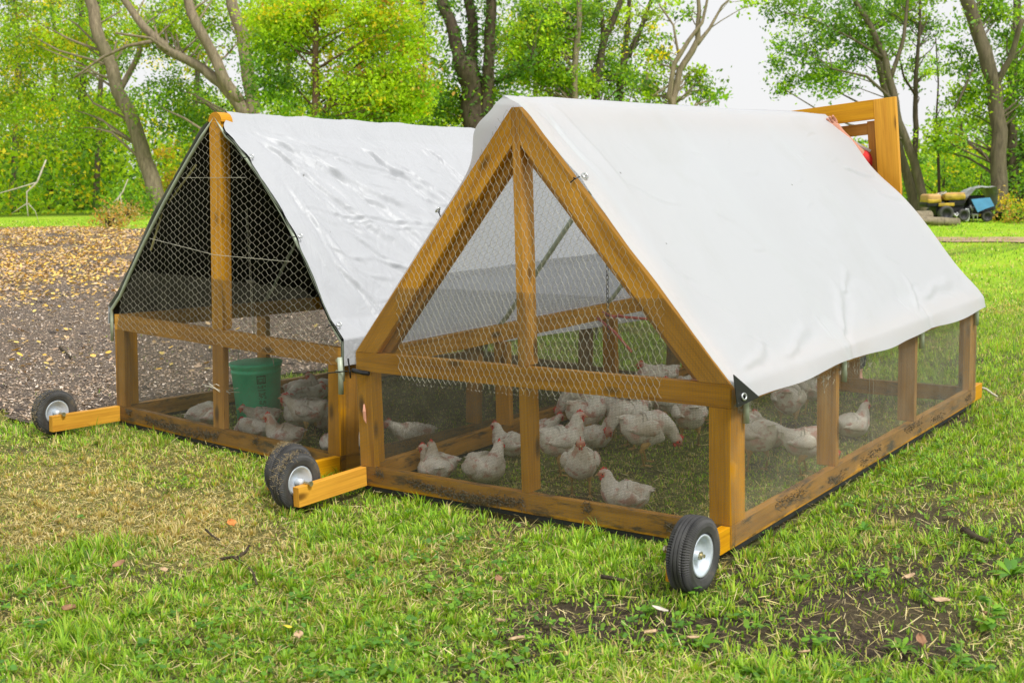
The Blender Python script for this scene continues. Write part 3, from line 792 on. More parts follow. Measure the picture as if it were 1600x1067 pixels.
# ================================================================== left pen (silver tarp, hoops)
penB = empty('chicken_pen', (-2.181, .189, .013), (0, 0, 0), 'mobile poultry pen with hooped roof under a crinkled silver tarp and a green bucket inside', 'chicken pen', 'mobile chicken pens')
penB.rotation_mode = 'QUATERNION'
MBm = Matrix.Rotation(-.036, 4, 'Z') @ Matrix.Rotation(-.032, 4, 'X') @ Matrix.Rotation(.037, 4, 'Y')
penB.rotation_quaternion = MBm.to_quaternion()
MBW = Matrix.Translation((-2.181, .189, .013)) @ MBm
frame_common(penB)
HB = 1.80
bd('centre_post', (-.045, .0, HP+.001), (.045, B4, HB-.045), MWN, penB)
bd('centre_post', (-.030, .0395, HP+.001), (.030, B4+B4, HB-.02), MW, penB)
bd('centre_post', (-.045, .0005, Z0+B9+.001), (.045, B4, HP-B9-.001), MWG, penB)
bd('ridge_board', (-.019, B4*2+.002, HB-.14), (.019, LEN-.05, HB-.04), MW, penB)
mb = MB()
mb.quadstrip([[(.055*math.cos(t), yy, HB-.045+.05*math.sin(t)) for t in [math.pi*k/12 for k in range(13)]] for yy in (.002, .075)], True)
capo = mb.build('ridge_cap', MW, penB)
uvl = capo.data.uv_layers.new(name='UVMap')
def hoopB(s):
    k = .085 if s > 0 else .035
    base = [(0, HB-.02), (.10, HB-.12)]
    for t in np.linspace(.15, .92, 12):
        x = h*t; z = HB-.02-(HB-.02-HP-.02)*t; b = k*math.sin(math.pi*min(1, t*1.02)); base.append((x+b*sn, z+b*cs))
    base += [(h+.018, HP+.03), (h+.02, HP-.03), (h+.02, .50)]
    return [(s*x, z) for x, z in base]
hb = hoopB(1)[::-1]+hoopB(-1)[1:]
for y in (-.004, LEN/3, 2*LEN/3, LEN-.03):
    mb = MB(); k_ = 1 if y < .1 else .955; mb.tube([(x*(k_ if z > HP else 1), y, z-(0 if k_ == 1 or z < HP else .03)) for x, z in hb], .0095, 10); mb.build('hoop_pipe', MPIPE, penB, True)
for s in (1,):
    mb = MB(); mb.tube([(h+.022, -.026, HP-.04), (h+.03, -.028, .545), (h+.028, -.024, .44)], .013, 10); mb.build('pipe_stub', MPIPE, penB, True)
    mb = MB(); mb.tube([(h-.05, -.04, .535), (h+.02, -.05, .55), (h+.08, -.03, .56)], .0035, 6); mb.build('bungee_tie', MZIP, penB)
    mb = MB()
    for z in (.60, .545): mb.tube([(h-.01, -.008, z), (h-.01, -.016, z)], .010, 8)
    mb.build('bolt_head', MBOLT, penB)
gabB = [(x, z) for x, z in hoopB(-1)[::-1] if z > HP-.08]+[(x, z) for x, z in hoopB(1)[1:] if z > HP-.08]
# counter-clockwise, convex enough
poly = [(-h+.03, HP-.075), (h-.06, HP-.085), (h-.02, HP+.02)]+[(x*.985, z-.02) for x, z in hoopB(1)[::-1] if z > HP+.05]+[(x*.985, z-.02) for x, z in hoopB(-1)[1:] if z > HP+.05]
def hull(P):
    P = sorted(set((round(a, 5), round(b, 5)) for a, b in P)); lo = []; up = []
    cr = lambda o, a, b: (a[0]-o[0])*(b[1]-o[1])-(a[1]-o[1])*(b[0]-o[0])
    for p in P:
        while len(lo) > 1 and cr(lo[-2], lo[-1], p) <= 0: lo.pop()
        lo.append(p)
    for p in reversed(P):
        while len(up) > 1 and cr(up[-2], up[-1], p) <= 0: up.pop()
        up.append(p)
    return lo[:-1]+up[:-1]
pB = hull(poly)
hex_net('chicken_wire', pB, (0, -.007, 0), (1, 0, 0), (0, 0, 1), (0, -1, 0), penB, cell=.039, tall=1.15, r=.0009, wob=.004, flat=True)
zcb = .93
pc = hull([(-h, Z0+.012), (h, Z0+.012)]+[p for p in pB if p[1] < zcb]+[(-.66, zcb), (.70, zcb)])
cloth_net('hardware_cloth', pc, (0, -.003, 0), (1, 0, 0), (0, 0, 1), (0, -1, 0), penB, wob=.0015)
for s in (-1, 1):
    cloth_net('hardware_cloth', [(0.0, Z0+.012), (LEN, Z0+.012), (LEN, HP-.02), (0, HP-.02)], (s*(h+.003), 0, 0), (0, 1, 0), (0, 0, 1), (s, 0, 0), penB, r=.0003 if s < 0 else .0005)
cloth_net('hardware_cloth', [(-h, Z0+.012), (h, Z0+.012), (h, HP), (-h, HP)], (0, LEN+.004, 0), (1, 0, 0), (0, 0, 1), (0, 1, 0), penB)
# straight stretcher wires across the gable, hanging chains
mb = MB(); mb.tube([(-.57, -.012, 1.12), (0, -.012, 1.06), (.60, -.012, 1.06)], .0016, 6); mb.tube([(-.26, -.012, 1.46), (.26, -.012, 1.47)], .0014, 6)
mb.build('stretcher_wire', MWIRE, penB)
mb = MB(); mb.tube([(-.62, .03, 1.05), (-.5, .03, 1.28), (-.33, .03, 1.42), (-.2, .03, 1.53)], .006, 8)
mb.build('brace_rod', simple('brass_rod', (.42, .38, .18), .5, .3, .2, 20, 0), penB)
wl = make_wheel(penB, -h-.046, -.372, .127, -1, (20, 60))
make_wheel(penB, h+.046, -.372, .127, 1, (75, 22))
# silver tarp with a black underside
yk = .05
def profB(u, y):
    x, z = pBf(u)
    return x, z
ptsB = [(x*1.012+(.012 if x > 0 else -.012), z+.018) for x, z in hoopB(-1)[::-1] if z > .52]+[(0, HB+.012)]+[(x*1.012+.012, z+.018) for x, z in hoopB(1)[1:] if z > .52]
ptsB = [(ptsB[0][0], .60)]+ptsB[0:]+[(ptsB[-1][0], .58)]
ptsB = [p for i, p in enumerate(ptsB) if i == 0 or math.dist(p, ptsB[i-1]) > .004]
pBf, sB = polyprof(ptsB)
def dispB(u, y):
    s = abs(u-.5)*2
    d = .012*nz(y*1.5, s*2, 1)
    # diagonal tension folds running down and back from the front edge, strongest near the ridge end
    a = y*1.0-s*.9
    f = ridged(a*1.7+.3*nz(y*2, s*2, 5), (y+s)*.35, 11)
    d += .030*(f-.45)*math.exp(-((y-.6)/1.2)**2)*float(sstep(-.03,.3,y)*.8+.2)*math.sin(math.pi*min(1, max(0, s*1.02)))
    f2 = ridged(a*3.6+1.5, (y+s)*1.0, 21); d += .012*(f2-.4)
    d += .002*ridged(y*7, s*8, 31)
    d -= .028*math.sin(math.pi*((y/(LEN/3)) % 1))**2*math.sin(math.pi*min(1, s))
    return d
def yfB(u):
    s = abs(u-.5)*2
    if u < .5: return -.012+.012*nz(s*5, 1, 1)+.09*math.exp(-(s/.05)**2)
    return -.022+.10*math.exp(-(s/.045)**2)+.010*nz(s*7, 2, 1)+.012*math.exp(-((s-.22)/.03)**2)+.012*math.exp(-((s-.55)/.03)**2)
CRB = []
# long folds fanning from the front peak, then shorter wrinkles following them, then cross wrinkles low down
for (y0_, s0_, y1_, s1_, w_, a_, b_) in ((.10, .04, .75, .62, .030, .030, .05), (.14, .03, 1.05, .50, .032, .034, .04), (.16, .02, 1.35, .34, .022, .018, .03), (.30, .10, 1.0, .72, .028, .022, -.04), (.85, .10, 1.35, .46, .026, .034, .05), (1.0, .18, 1.5, .55, .02, .020, -.04),
        (1.45, .08, 1.75, .40, .022, .030, .05), (1.95, .10, 2.35, .45, .022, .018, .05), (.35, .50, .95, .80, .026, .020, .05), (.45, .62, 1.25, .78, .020, .018, .04), (.15, .62, .50, .92, .026, .020, .05), (.5, .78, 1.1, .90, .022, .016, -.05), (.1, .30, .34, .78, .03, .022, .03), (1.2, .5, 1.9, .72, .025, .016, .04), (.25, .45, 1.2, .57, .018, .012, -.03)):
    CRB.append((y0_, s0_, y1_, s1_, w_*.75, a_*.5, b_))
    CRB.append((y0_+.06, s0_+.03, y1_-.1, s1_+.02, w_*.5, a_*.28, b_*1.3))
for k in range(120):
    y0_ = rc.uniform(.03, 2.2); s0_ = rc.uniform(.04, .9); a_ = .75-.55*s0_+rc.gauss(0, .30); l_ = rc.uniform(.14, .62)
    CRB.append((y0_, s0_, y0_+l_*math.cos(a_), s0_+l_*math.sin(a_)*.7, rc.uniform(.008, .016), rc.uniform(.002, .0052), rc.uniform(-.12, .12)))
cfB = crease_field(CRB)
fabric('tarp', profB, yfB, lambda u: LEN+.03+.02*nz(u*8, 0, 2), 460, 400, dispB, 0, MTB, penB, cf=cfB)
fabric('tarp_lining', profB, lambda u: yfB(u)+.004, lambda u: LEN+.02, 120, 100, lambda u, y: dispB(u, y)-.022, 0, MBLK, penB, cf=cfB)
# black sheet closing the rear gable
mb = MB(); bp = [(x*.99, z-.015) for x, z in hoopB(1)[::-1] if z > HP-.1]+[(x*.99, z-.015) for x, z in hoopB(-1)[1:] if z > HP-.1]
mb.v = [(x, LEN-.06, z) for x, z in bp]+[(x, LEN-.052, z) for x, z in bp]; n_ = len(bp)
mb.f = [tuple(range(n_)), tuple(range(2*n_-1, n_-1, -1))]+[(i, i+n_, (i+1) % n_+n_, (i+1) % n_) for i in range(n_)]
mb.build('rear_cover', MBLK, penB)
# folded hem along the front edge of the tarp
for t_ in (.22, .55, .86):
    j = .5+t_/2; x, z = pBf(j); grommet(penB, (x+.028, -.012, z-.0), (.8, -.2, .6), .011)
    tie(penB, (x+.01, -.028, z-.005), (-1, -.3, -.4), .045)
# ================================================================== chickens
def feather_mat():
    m, t, p = mat('white_feathers', .8, (.7, .66, .56), .15)
    tc = N(t, 'ShaderNodeTexCoord').outputs['Object']; oi = N(t, 'ShaderNodeObjectInfo')
    add = N(t, 'ShaderNodeVectorMath', operation='ADD'); L(t, tc, add.inputs[0]); cmb = N(t, 'ShaderNodeCombineXYZ')
    mu = N(t, 'ShaderNodeMath', operation='MULTIPLY'); mu.inputs[1].default_value = 13; L(t, oi.outputs['Random'], mu.inputs[0])
    for k in range(3): L(t, mu.outputs[0], cmb.inputs[k])
    L(t, cmb.outputs[0], add.inputs[1])
    f = noise(t, add.outputs[0], 13, 4, .6); fine = noise(t, add.outputs[0], 90, 4, .7, 1)
    c = ramp(t, fine, [(.3, (.58, .53, .42)), (.6, (.80, .76, .65))])
    c = mixc(t, ramp(t, f, [(.53, (0, 0, 0)), (.64, (.8, .8, .8))]), c, (.50, .22, .17))
    at = N(t, 'ShaderNodeVertexColor'); at.layer_name = 'skin'
    c = mixc(t, at.outputs[0], c, (.58, .16, .10))
    g = noise(t, add.outputs[0], 5, 3); c = mixc(t, ramp(t, g, [(.5, (0, 0, 0)), (.70, (.6, .6, .6))]), c, (.42, .33, .20))
    L(t, c, p.inputs['Base Color']); bump(t, p, fine, .4, .006)
    p.inputs['Subsurface Weight'].default_value = .08; p.inputs['Subsurface Radius'].default_value = (.02, .01, .005)
    return m
MFE = feather_mat()
MCOMB = simple('red_comb', (.72, .05, .035), .5, 0, .25, 60, .2)
MBEAK = simple('yellow_beak', (.62, .42, .14), .45, 0, .2, 60, 0)
MLEG = simple('yellow_legs', (.52, .33, .10), .6, 0, .3, 80, .3)
MEYE = simple('dark_eye', (.02, .012, .008), .15, 0, 0, 10, 0)
def chicken_proto(pose, seed):
    """body points forward along +x; returns the root Empty"""
    rr = random.Random(seed)
    sit = pose.startswith('sit'); dz = -.092 if sit else .035
    body = [(-.150, 0, .262, .006, .012), (-.138, 0, .256, .024, .022), (-.118, 0, .240, .048, .044), (-.09, 0, .214, .078, .072), (-.05, 0, .188, .100, .094), (0, 0, .178, .110, .104),
            (.045, 0, .186, .104, .104), (.08, 0, .206, .086, .090)]
    if sit: body = [(x, y, z+dz+(.008 if x > -.08 else -.026*(-x-.08)/.07), a*1.10, b*.93) for x, y, z, a, b in body]
    nk = {'up': [(.100, 0, .240, .064, .066), (.110, 0, .272, .048, .050), (.114, 0, .300, .037, .040), (.118, 0, .322, .031, .032)],
          'fwd': [(.108, 0, .226, .062, .064), (.138, 0, .248, .046, .048), (.162, 0, .266, .036, .037), (.182, 0, .278, .030, .031)],
          'low': [(.112, 0, .198, .064, .066), (.142, 0, .178, .048, .048), (.164, 0, .150, .037, .038), (.178, 0, .118, .030, .031)],
          'turn': [(.096, .006, .242, .062, .062), (.102, .020, .274, .047, .048), (.096, .036, .300, .037, .038), (.086, .048, .320, .031, .032)],
          'back': [(.098, .0, .246, .062, .064), (.104, .0, .280, .047, .048), (.100, .0, .310, .037, .039), (.102, 0, .334, .030, .031)]}
    key = pose.split('_')[1]
    if not sit: body = [(x, y, z+dz, a, b) for x, y, z, a, b in body]
    neck = [(x, y, z+dz, a, b) for x, y, z, a, b in nk[key]]
    hdir = {'up': (1, 0, -.05), 'fwd': (1, 0, .1), 'low': (.45, 0, -1), 'turn': (-.6, .9, -.05), 'back': (.9, .35, 0)}[key]
    hd = Vector(hdir).normalized(); np_ = Vector(neck[-1][:3])
    side = Vector((0, 0, 1)).cross(hd); side = Vector((0, 1, 0)) if side.length < .1 else side.normalized(); upv = hd.cross(side).normalized()
    if upv.z < 0 and key != 'low': upv = -upv
    hc = np_+hd*.012+upv*.006
    path = body+neck
    pts = [Vector(p[:3]) for p in path]+[hc+hd*.004+upv*.004, hc+hd*.022, hc+hd*.036-upv*.003, hc+hd*.044-upv*.005]
    ra = [p[3] for p in path]+[.0305, .0255, .016, .006]; rb = [p[4] for p in path]+[.0305, .0245, .015, .006]
    # resample
    seg = [0]
    for a, b in zip(pts, pts[1:]): seg.append(seg[-1]+(b-a).length)
    n = 40; rings = []; NS = 22; info = []
    for i in range(n+1):
        s = seg[-1]*i/n
        P = Vector([float(np.interp(s, seg, [p[k] for p in pts])) for k in range(3)]); A = float(np.interp(s, seg, ra)); B = float(np.interp(s, seg, rb))
        s2 = min(seg[-1], s+.01); s1 = max(0, s-.01)
        T = Vector([float(np.interp(s2, seg, [p[k] for p in pts]))-float(np.interp(s1, seg, [p[k] for p in pts])) for k in range(3)]).normalized()
        sd = Vector((0, 0, 1)).cross(T)
        sd = Vector((0, 1, 0)) if sd.length < .25 else sd.normalized()
        up = T.cross(sd).normalized(); ring = []
        hard = s < seg[9]
        for k in range(NS):
            a = 2*math.pi*k/NS; c, s_ = math.cos(a), math.sin(a)
            q = P+sd*(A*c)+up*(B*s_*(1.0 if s_ > 0 else .96))
            d = .007*nz(q.x*22+seed*7, q.y*22, q.z*22)+.006*nz(q.x*60+seed, q.y*60, q.z*60) if hard else .0022*nz(q.x*60+seed, q.y*60, q.z*60)
            q += (sd*c+up*s_)*d
            if sit and q.z < .003: q.z = .003
            ring.append(q)
        rings.append(ring); info.append(s)
    mb = MB(); mb.quadstrip(rings, True)
    me = mb.mesh('chicken_body', True)
    ca = me.color_attributes.new('skin', 'FLOAT_COLOR', 'POINT'); hs = seg[len(path)]
    for i, v in enumerate(me.vertices):
        s = info[min(i//NS, n)]; red = .95*float(sstep(hs-.012, hs+.004, s)); d = v.co-hc
        if key != 'x' and red > 0: red = max(.1, red*(1 if d.dot(upv) < .014 else .35))
        # bare pink skin below the wings and at the vent
        q = v.co; bare = max(0, 1-((q.x+.06)**2/.0022+(abs(q.y)-.075)**2/.0009+(q.z-(.175+dz))**2/.0022)) if not hs < s else 0
        ca.data[i].color = (max(red, min(.75, bare)),)*3+(1,)
    root = empty('chicken')
    body_o = link('body', me, root, MFE)
    # wings
    for sg in (-1, 1):
        wr = []
        for i in range(15):
            t = i/14; x = .070-.190*t; z = .205+dz-.028*t+.012*math.sin(t*3)+(.012 if t > .8 else 0)
            hw = .050*math.sin(math.pi*min(1, (t+.06))**.75)*(1-.35*t)+.004; th = .019*math.sin(math.pi*(t*.9+.08))+.003
            y = float(np.interp(x, [-.15, -.10, -.05, 0, .045, .08], [.040, .072, .092, .102, .098, .082]))*(1.08 if sit else 1.0)+.006+rr.uniform(0, .002)
            ring = []
            for k in range(10):
                a = 2*math.pi*k/10; sc = .006 if k in (6, 7, 8) and i % 3 == 0 else 0
                zz = z+hw*math.sin(a)-(sc); yy = y+th*math.cos(a)-.35*max(0, (zz-z))*.9-.0*max(0, -(zz-z))
                ring.append((x+rr.uniform(-.002, .002), sg*yy, zz))
            wr.append(ring)
        wb = MB(); wb.quadstrip(wr, True); wo = wb.build('wing', MFE, root, True)
    # tail feathers
    tb = MB()
    for k in range(5):
        a = (k-2)*.26; b0 = Vector((-.130, .012*(k-2), .250+dz*(1.25 if sit else 1))); d = Vector((-math.cos(a), math.sin(a)*.8, .35 if not sit else .1)).normalized(); ln = .036+rr.uniform(-.01, .010)
        sd_ = d.cross(Vector((0, 0, 1))).normalized()
        tb.quadstrip([[b0-sd_*.009, b0+sd_*.009, b0+sd_*.008+Vector((0, 0, .004)), b0-sd_*.008+Vector((0, 0, .004))], [b0+d*ln*.6-sd_*.011, b0+d*ln*.6+sd_*.011, b0+d*ln*.6+sd_*.01+Vector((0, 0, .003)), b0+d*ln*.6-sd_*.01+Vector((0, 0, .003))], [b0+d*ln-sd_*.003, b0+d*ln+sd_*.003, b0+d*ln+sd_*.002+Vector((0, 0, .002)), b0+d*ln-sd_*.002+Vector((0, 0, .002))]], True)
    tb.build('tail_feathers', MFE, root, True)
    # comb, wattles, beak, eyes
    cb = MB(); c0 = hc+upv*.027; R_ = []
    for i in range(11):
        t = i/10; x = -.018+.052*t; hgt = (.014+.017*abs(math.sin(t*math.pi*3.2)))*math.sin(math.pi*(t*.86+.1)); bs = c0+hd*x-upv*(.006+.012*t*t)
        R_.append([bs-side*.0035, bs+side*.0035, bs+side*.0018+upv*hgt, bs-side*.0018+upv*hgt])
    cb.quadstrip(R_, True); cb.build('comb', MCOMB, root, True)
    wt = MB()
    for sg in (-1, 1): wt.ico(hc+hd*.024-upv*.024+side*sg*.007, .009, 2, (1, .55, 1.35))
    for sg in (-1, 1): wt.ico(hc+hd*.012-upv*.002+side*sg*.024, .0125, 2, (1, .55, .95))
    wt.build('wattles', MCOMB, root, True)
    bk = MB(); q = hc+hd*.038-upv*.003
    bk.tube([q, q+hd*.012-upv*.001, q+hd*.022-upv*.006], [.0075, .0055, .001], 8); bk.build('beak', MBEAK, root, True)
    ey = MB()
    for sg in (-1, 1): ey.ico(hc+hd*.014+upv*.004+side*sg*.0292, .0048, 2)
    ey.build('eyes', MEYE, root, True)
    if not sit:
        for sg in (-1, 1):
            st = .02*sg
            lg = MB(); hip = Vector((.0, sg*.052, .155)); kn = Vector((-.018+st, sg*.055, .092)); an = Vector((.0+st, sg*.055, .012))
            lg.tube([hip, hip*.5+kn*.5, kn, kn*.5+an*.5, an], [.032, .021, .0085, .0065, .007], 8)
            for a, ln in ((-.5, .042), (0, .052), (.5, .042), (math.pi, .022)):
                e = an+Vector((math.cos(a)*ln, math.sin(a)*ln, -.008)); lg.tube([an+Vector((0, 0, -.003)), (an+e)/2+Vector((0, 0, .002)), e], [.0055, .0045, .002], 6)
            lg.build('leg', MLEG, root, True)
    return root
PROTO = {}
def place_chicken(px, py, pose, face, label, group, s=1.0, flip=1):
    """face: heading relative to image: degrees, 0 = right, 90 = away, 180 = left, 270 = towards the viewer"""
    P = hit(px, py)
    if pose in PROTO: r = copy_tree(PROTO[pose])
    else: r = PROTO[pose] = chicken_proto(pose, len(PROTO)+1)
    k = sum(1 for o in COL.objects if o.name.startswith('chicken') and o.name[7:8] in ('', '.'))
    s *= (.68 if pose.startswith('sit') else .70)*(1.0+.05*math.sin(k*2.7))
    r.location = (P.x, P.y, P.z+.004); r.scale = (s*(1+.03*math.sin(k*5.1)), s*flip, s*(1+.03*math.cos(k*3.3))); r.rotation_euler = (0, 0, YAW+rad(face))
    tag(r, label, 'chicken', group); return r, P
GA, GB = 'white chickens in the timber framed pen', 'white chickens in the silver roofed pen'
CH = [
 (662, 741, 'sit_up', 175, 'white chicken with a red comb lying at the very left end of the front rail', GA, .92),
 (682, 754, 'sit_back', 105, 'white chicken facing away, its pale neck stretched straight up beside the front left corner', GA, 1.0),
 (757, 754, 'sit_turn', 305, 'large white chicken sitting with its head turned back, nearest left of the centre post', GA, 1.12),
 (800, 713, 'sit_up', 160, 'white chicken with raised neck sitting half hidden left of the centre post', GA, 1.0),
 (876, 742, 'stand_up', 20, 'white chicken standing just right of the centre post with its red combed head turned right', GA, 1.08),
 (908, 776, 'stand_up', 268, 'white chicken standing face on behind the front rail with its breast to the viewer', GA, 1.05),
 (980, 801, 'sit_up', 176, 'white chicken lying along the front rail with a bright red face, head to the left', GA, 1.08),
 (915, 693, 'stand_up', 30, 'white chicken standing against the inner left rail behind the pair by the centre post', GA, 1.1),
 (968, 684, 'stand_fwd', 140, 'white chicken in the middle of the huddle with its back to the viewer', GA, 1.0),
 (1008, 727, 'stand_low', 8, 'white chicken bending its neck low at the right of the huddle, pink bare flank', GA, 1.15),
 (945, 668, 'stand_up', 285, 'white chicken at the back of the huddle with upright neck under the netting edge', GA, .95),
 (1000, 668, 'stand_fwd', 5, 'white chicken at the back of the huddle stretching its red head to the right', GA, 1.1),
 (1078, 697, 'stand_low', 95, 'white chicken seen from behind, red patch on its back, by the right corner post', GA, 1.12),
 (962, 626, 'stand_low', 150, 'white chicken bent over with its tail raised, farthest back near the rear posts', GA, 1.0),
 (1000, 622, 'stand_fwd', 190, 'greyish white chicken far back in the shade beside the rear post', GA, 1.0),
 (1046, 618, 'sit_fwd', 10, 'white chicken far back seen through the right foot of the rafter', GA, 1.0),
 (1182, 737, 'stand_low', 120, 'white chicken with its back turned behind the first bay of the right side mesh', GA, 1.12),
 (1256, 742, 'stand_low', 350, 'white chicken striding right and leaning forward behind the first side post, dark pink flank', GA, 1.12),
 (1232, 672, 'stand_low', 70, 'white chicken standing in the first side bay close below the tarp edge', GA, 1.05),
 (1268, 648, 'stand_fwd', 120, 'white chicken highest in the first side bay, its back just below the tarp edge', GA, 1.05),
 (1330, 684, 'sit_up', 20, 'white chicken lying alone in the middle bay of the right side', GA, 1.0),
 (317, 669, 'sit_low', 60, 'white chicken with rounded rump beside the left pen centre post', GB, 1.1),
 (448, 702, 'sit_up', 172, 'white chicken lying in front of the others just below the green bucket, neck raised', GB, 1.1),
 (484, 684, 'stand_fwd', 168, 'white chicken reaching its neck left to a red nipple of the green bucket', GB, .98),
 (492, 655, 'sit_fwd', 182, 'white chicken lying right behind the one that reaches for the bucket', GB, 1.05),
 (486, 632, 'sit_low', 200, 'dim white chicken with rounded back near the far rail, right of the bucket', GB, 1.15),
 (536, 718, 'sit_low', 95, 'large white chicken half hidden by the right corner post of the left pen', GB, 1.3),
 (398, 689, 'sit_low', 170, 'white chicken lying low in the shade below the green bucket', GB, .95),
 (452, 620, 'sit_fwd', 30, 'dim chicken tucked beside the green bucket against the far rail', GB, .9),
 (650, 699, 'sit_fwd', 190, 'dim grey looking chicken seen through both nets at the left of the timber pen', GB, 1.1),
 (890, 665, 'stand_low', 200, 'white chicken at the left of the huddle with its tail towards the inner rail', GA, 1.1),
 (930, 700, 'sit_up', 330, 'white chicken crouched under the flank of the one behind the centre pair', GA, 1.0),
 (985, 700, 'stand_low', 215, 'white chicken tucked in the middle of the huddle, head down to the left', GA, 1.1),
 (1042, 668, 'stand_fwd', 350, 'white chicken between the huddle and the one seen from behind', GA, 1.0),
 (1110, 660, 'stand_up', 200, 'white chicken half hidden behind the right corner post', GA, 1.0),
 (1205, 700, 'sit_up', 140, 'white chicken crouching low between two others in the first side bay', GA, 1.0),
 (830, 690, 'sit_fwd', 30, 'white chicken resting against the inner rail behind the centre post', GA, 1.0),
 (470, 668, 'sit_up', 150, 'white chicken squeezed between the two that face the bucket', GB, 1.0),
 (512, 672, 'sit_low', 80, 'white chicken with rounded back left of the right corner post of the silver pen', GB, 1.1),
 (470, 640, 'sit_fwd', 10, 'dim white chicken directly right of the bucket in the second row', GB, 1.0),
 (505, 620, 'sit_up', 200, 'dim white chicken with raised head at the far rail right of the bucket', GB, 1.0),
 (415, 668, 'sit_fwd', 200, 'white chicken in the shade directly under the green bucket', GB, .9),
]
bpy.context.view_layer.update()
MBI = MBW.inverted()
for c in CH:
    r, P = place_chicken(*c)
    if c[5] == GA:
        P.x = max(-H+.16, min(H-.16, P.x)); P.y = max(.14, P.y); P.z = 0
        r.location = (P.x, P.y, .002)
    else:
        q = MBI @ P; q.x = max(-H+.15, min(H-.15, q.x)); q.y = max(.2, q.y); Q = MBW @ q
        r.location = (Q.x, Q.y, float(height(Q.x, Q.y))+.002)
    print('CH', [round(v, 2) for v in r.location], [round(v) for v in pix(r.location)[:2]])

# ================================================================== bucket drinker hanging in the left pen
def bucket():
    loc = MBW @ Vector((-.20, .80, .17))
    # find the spot on the line of sight of the bucket at that depth
    D = pix(loc)[2]; P = atD(405, 661, D); P = Vector((P.x, P.y, P.z))
    r = empty('bucket_drinker', P, (0, 0, 0), 'green plastic bucket with red drinking nipples hanging on a chain in the left pen', 'bucket')
    MG = simple('green_plastic', (.05, .66, .34), .42, 0, .18, 6, .05)
    mb = MB(); mb.lathe([(0, .0), (.118, .0), (.124, .006), (.146, .315), (.150, .318), (.150, .328), (.147, .332), (.147, .345), (.152, .348), (.153, .370), (.150, .376), (.143, .372), (.12, .02), (0, .02)], n=48)
    mb.build('pail', MG, r, True)
    mb = MB(); mb.lathe([(.0, .378), (.148, .376), (.158, .374), (.158, .362)], n=48); mb.build('lid', MG, r, True)
    cam_dir = math.atan2(CAM.y-P.y, CAM.x-P.x)
    for k, a in enumerate((-.85, .0, .85)):
        an = cam_dir+a; q = Vector((math.cos(an), math.sin(an), 0)); c = q*.126+Vector((0, 0, .05))
        mb = MB(); mb.tube([c, c+q*.012], .017, 12); mb.tube([c+q*.012, c+q*.03], .006, 8)
        mb.build('drinking_nipple', MRED, r, True)
    # rubbed black print, curved on the bucket wall
    MP = simple('faded_black_print', (.012, .055, .03), .6, 0, .8, 120, 0)
    mb = MB(); rnd = random.Random(4)
    def patch(a0, a1, z0, z1):
        pts = []
        for z in (z0, z1):
            R_ = .124+(.146-.124)*(z-.006)/.31+.0012
            pts.append([(math.cos(cam_dir+a0+(a1-a0)*i/5)*R_, math.sin(cam_dir+a0+(a1-a0)*i/5)*R_, z) for i in range(6)])
        mb.quadstrip(pts, False)
    # a framed square emblem with broken bars inside, lines of small print below
    for a0, a1, z0, z1 in ((.0, .36, .262, .268), (.0, .36, .318-.014, .31), (.0, .03, .268, .304), (.33, .36, .268, .304)): patch(a0, a1, z0, z1)
    for i in range(4):
        for j in range(5):
            if rnd.random() < .8: patch(.05+j*.054, .05+j*.054+.036, .271+i*.0083, .271+i*.0083+.005)
    z = .25
    while z > .10:
        a = .02+rnd.uniform(0, .05)
        while a < .36:
            wd = rnd.uniform(.012, .06)
            if rnd.random() < .8: patch(a, min(.38, a+wd), z-.005, z)
            a += wd+.012
        z -= rnd.choice((.0085, .0085, .016))
    mb.build('printed_label', MP, r, recalc=False)
    hb_ = MB(); pts = [Vector((math.cos(t)*.157, 0, .36+math.sin(t)*.16)) for t in [math.pi*k/16 for k in range(17)]]
    hb_.tube(pts, .003, 6); hb_.build('bail_handle', MWIRE, r)
    ch = MB(); z = .52; k = 0; top = 1.72-P.z
    while z < top:
        e = [Vector((math.cos(t)*.006*(1 if k % 2 else .2), math.cos(t)*.006*(.2 if k % 2 else 1), z+.011+math.sin(t)*.013)) for t in [2*math.pi*j/8 for j in range(9)]]
        ch.tube(e, .0016, 5, False); z += .021; k += 1
    ch.tube([(-.035, 0, .86), (.03, 0, .855)], .008, 6)
    ch.build('chain', MWIRE, r)
bucket()
# loose bent wires poking out of the left pen's mesh
mb = MB()
for pts in (((572-.0, 0),),): pass
q = MBW @ Vector((-.02, -.01, .30))
def wire_at(pxs, D):
    return [atD(x, y, D) for x, y in pxs]
D0 = pix(q)[2]-.02
wr = MB()
for l in (((316, 600), (333, 606), (352, 612), (374, 613)), ((320, 605), (338, 600), (350, 607), (360, 616)), ((326, 598), (343, 612), (356, 610), (372, 606))): wr.tube(wire_at(l, D0), .0013, 5)
o = wr.build('loose_wire', MWIRE, None); tag(o, 'tangle of bent bright wire on the centre post of the left pen', 'wire')

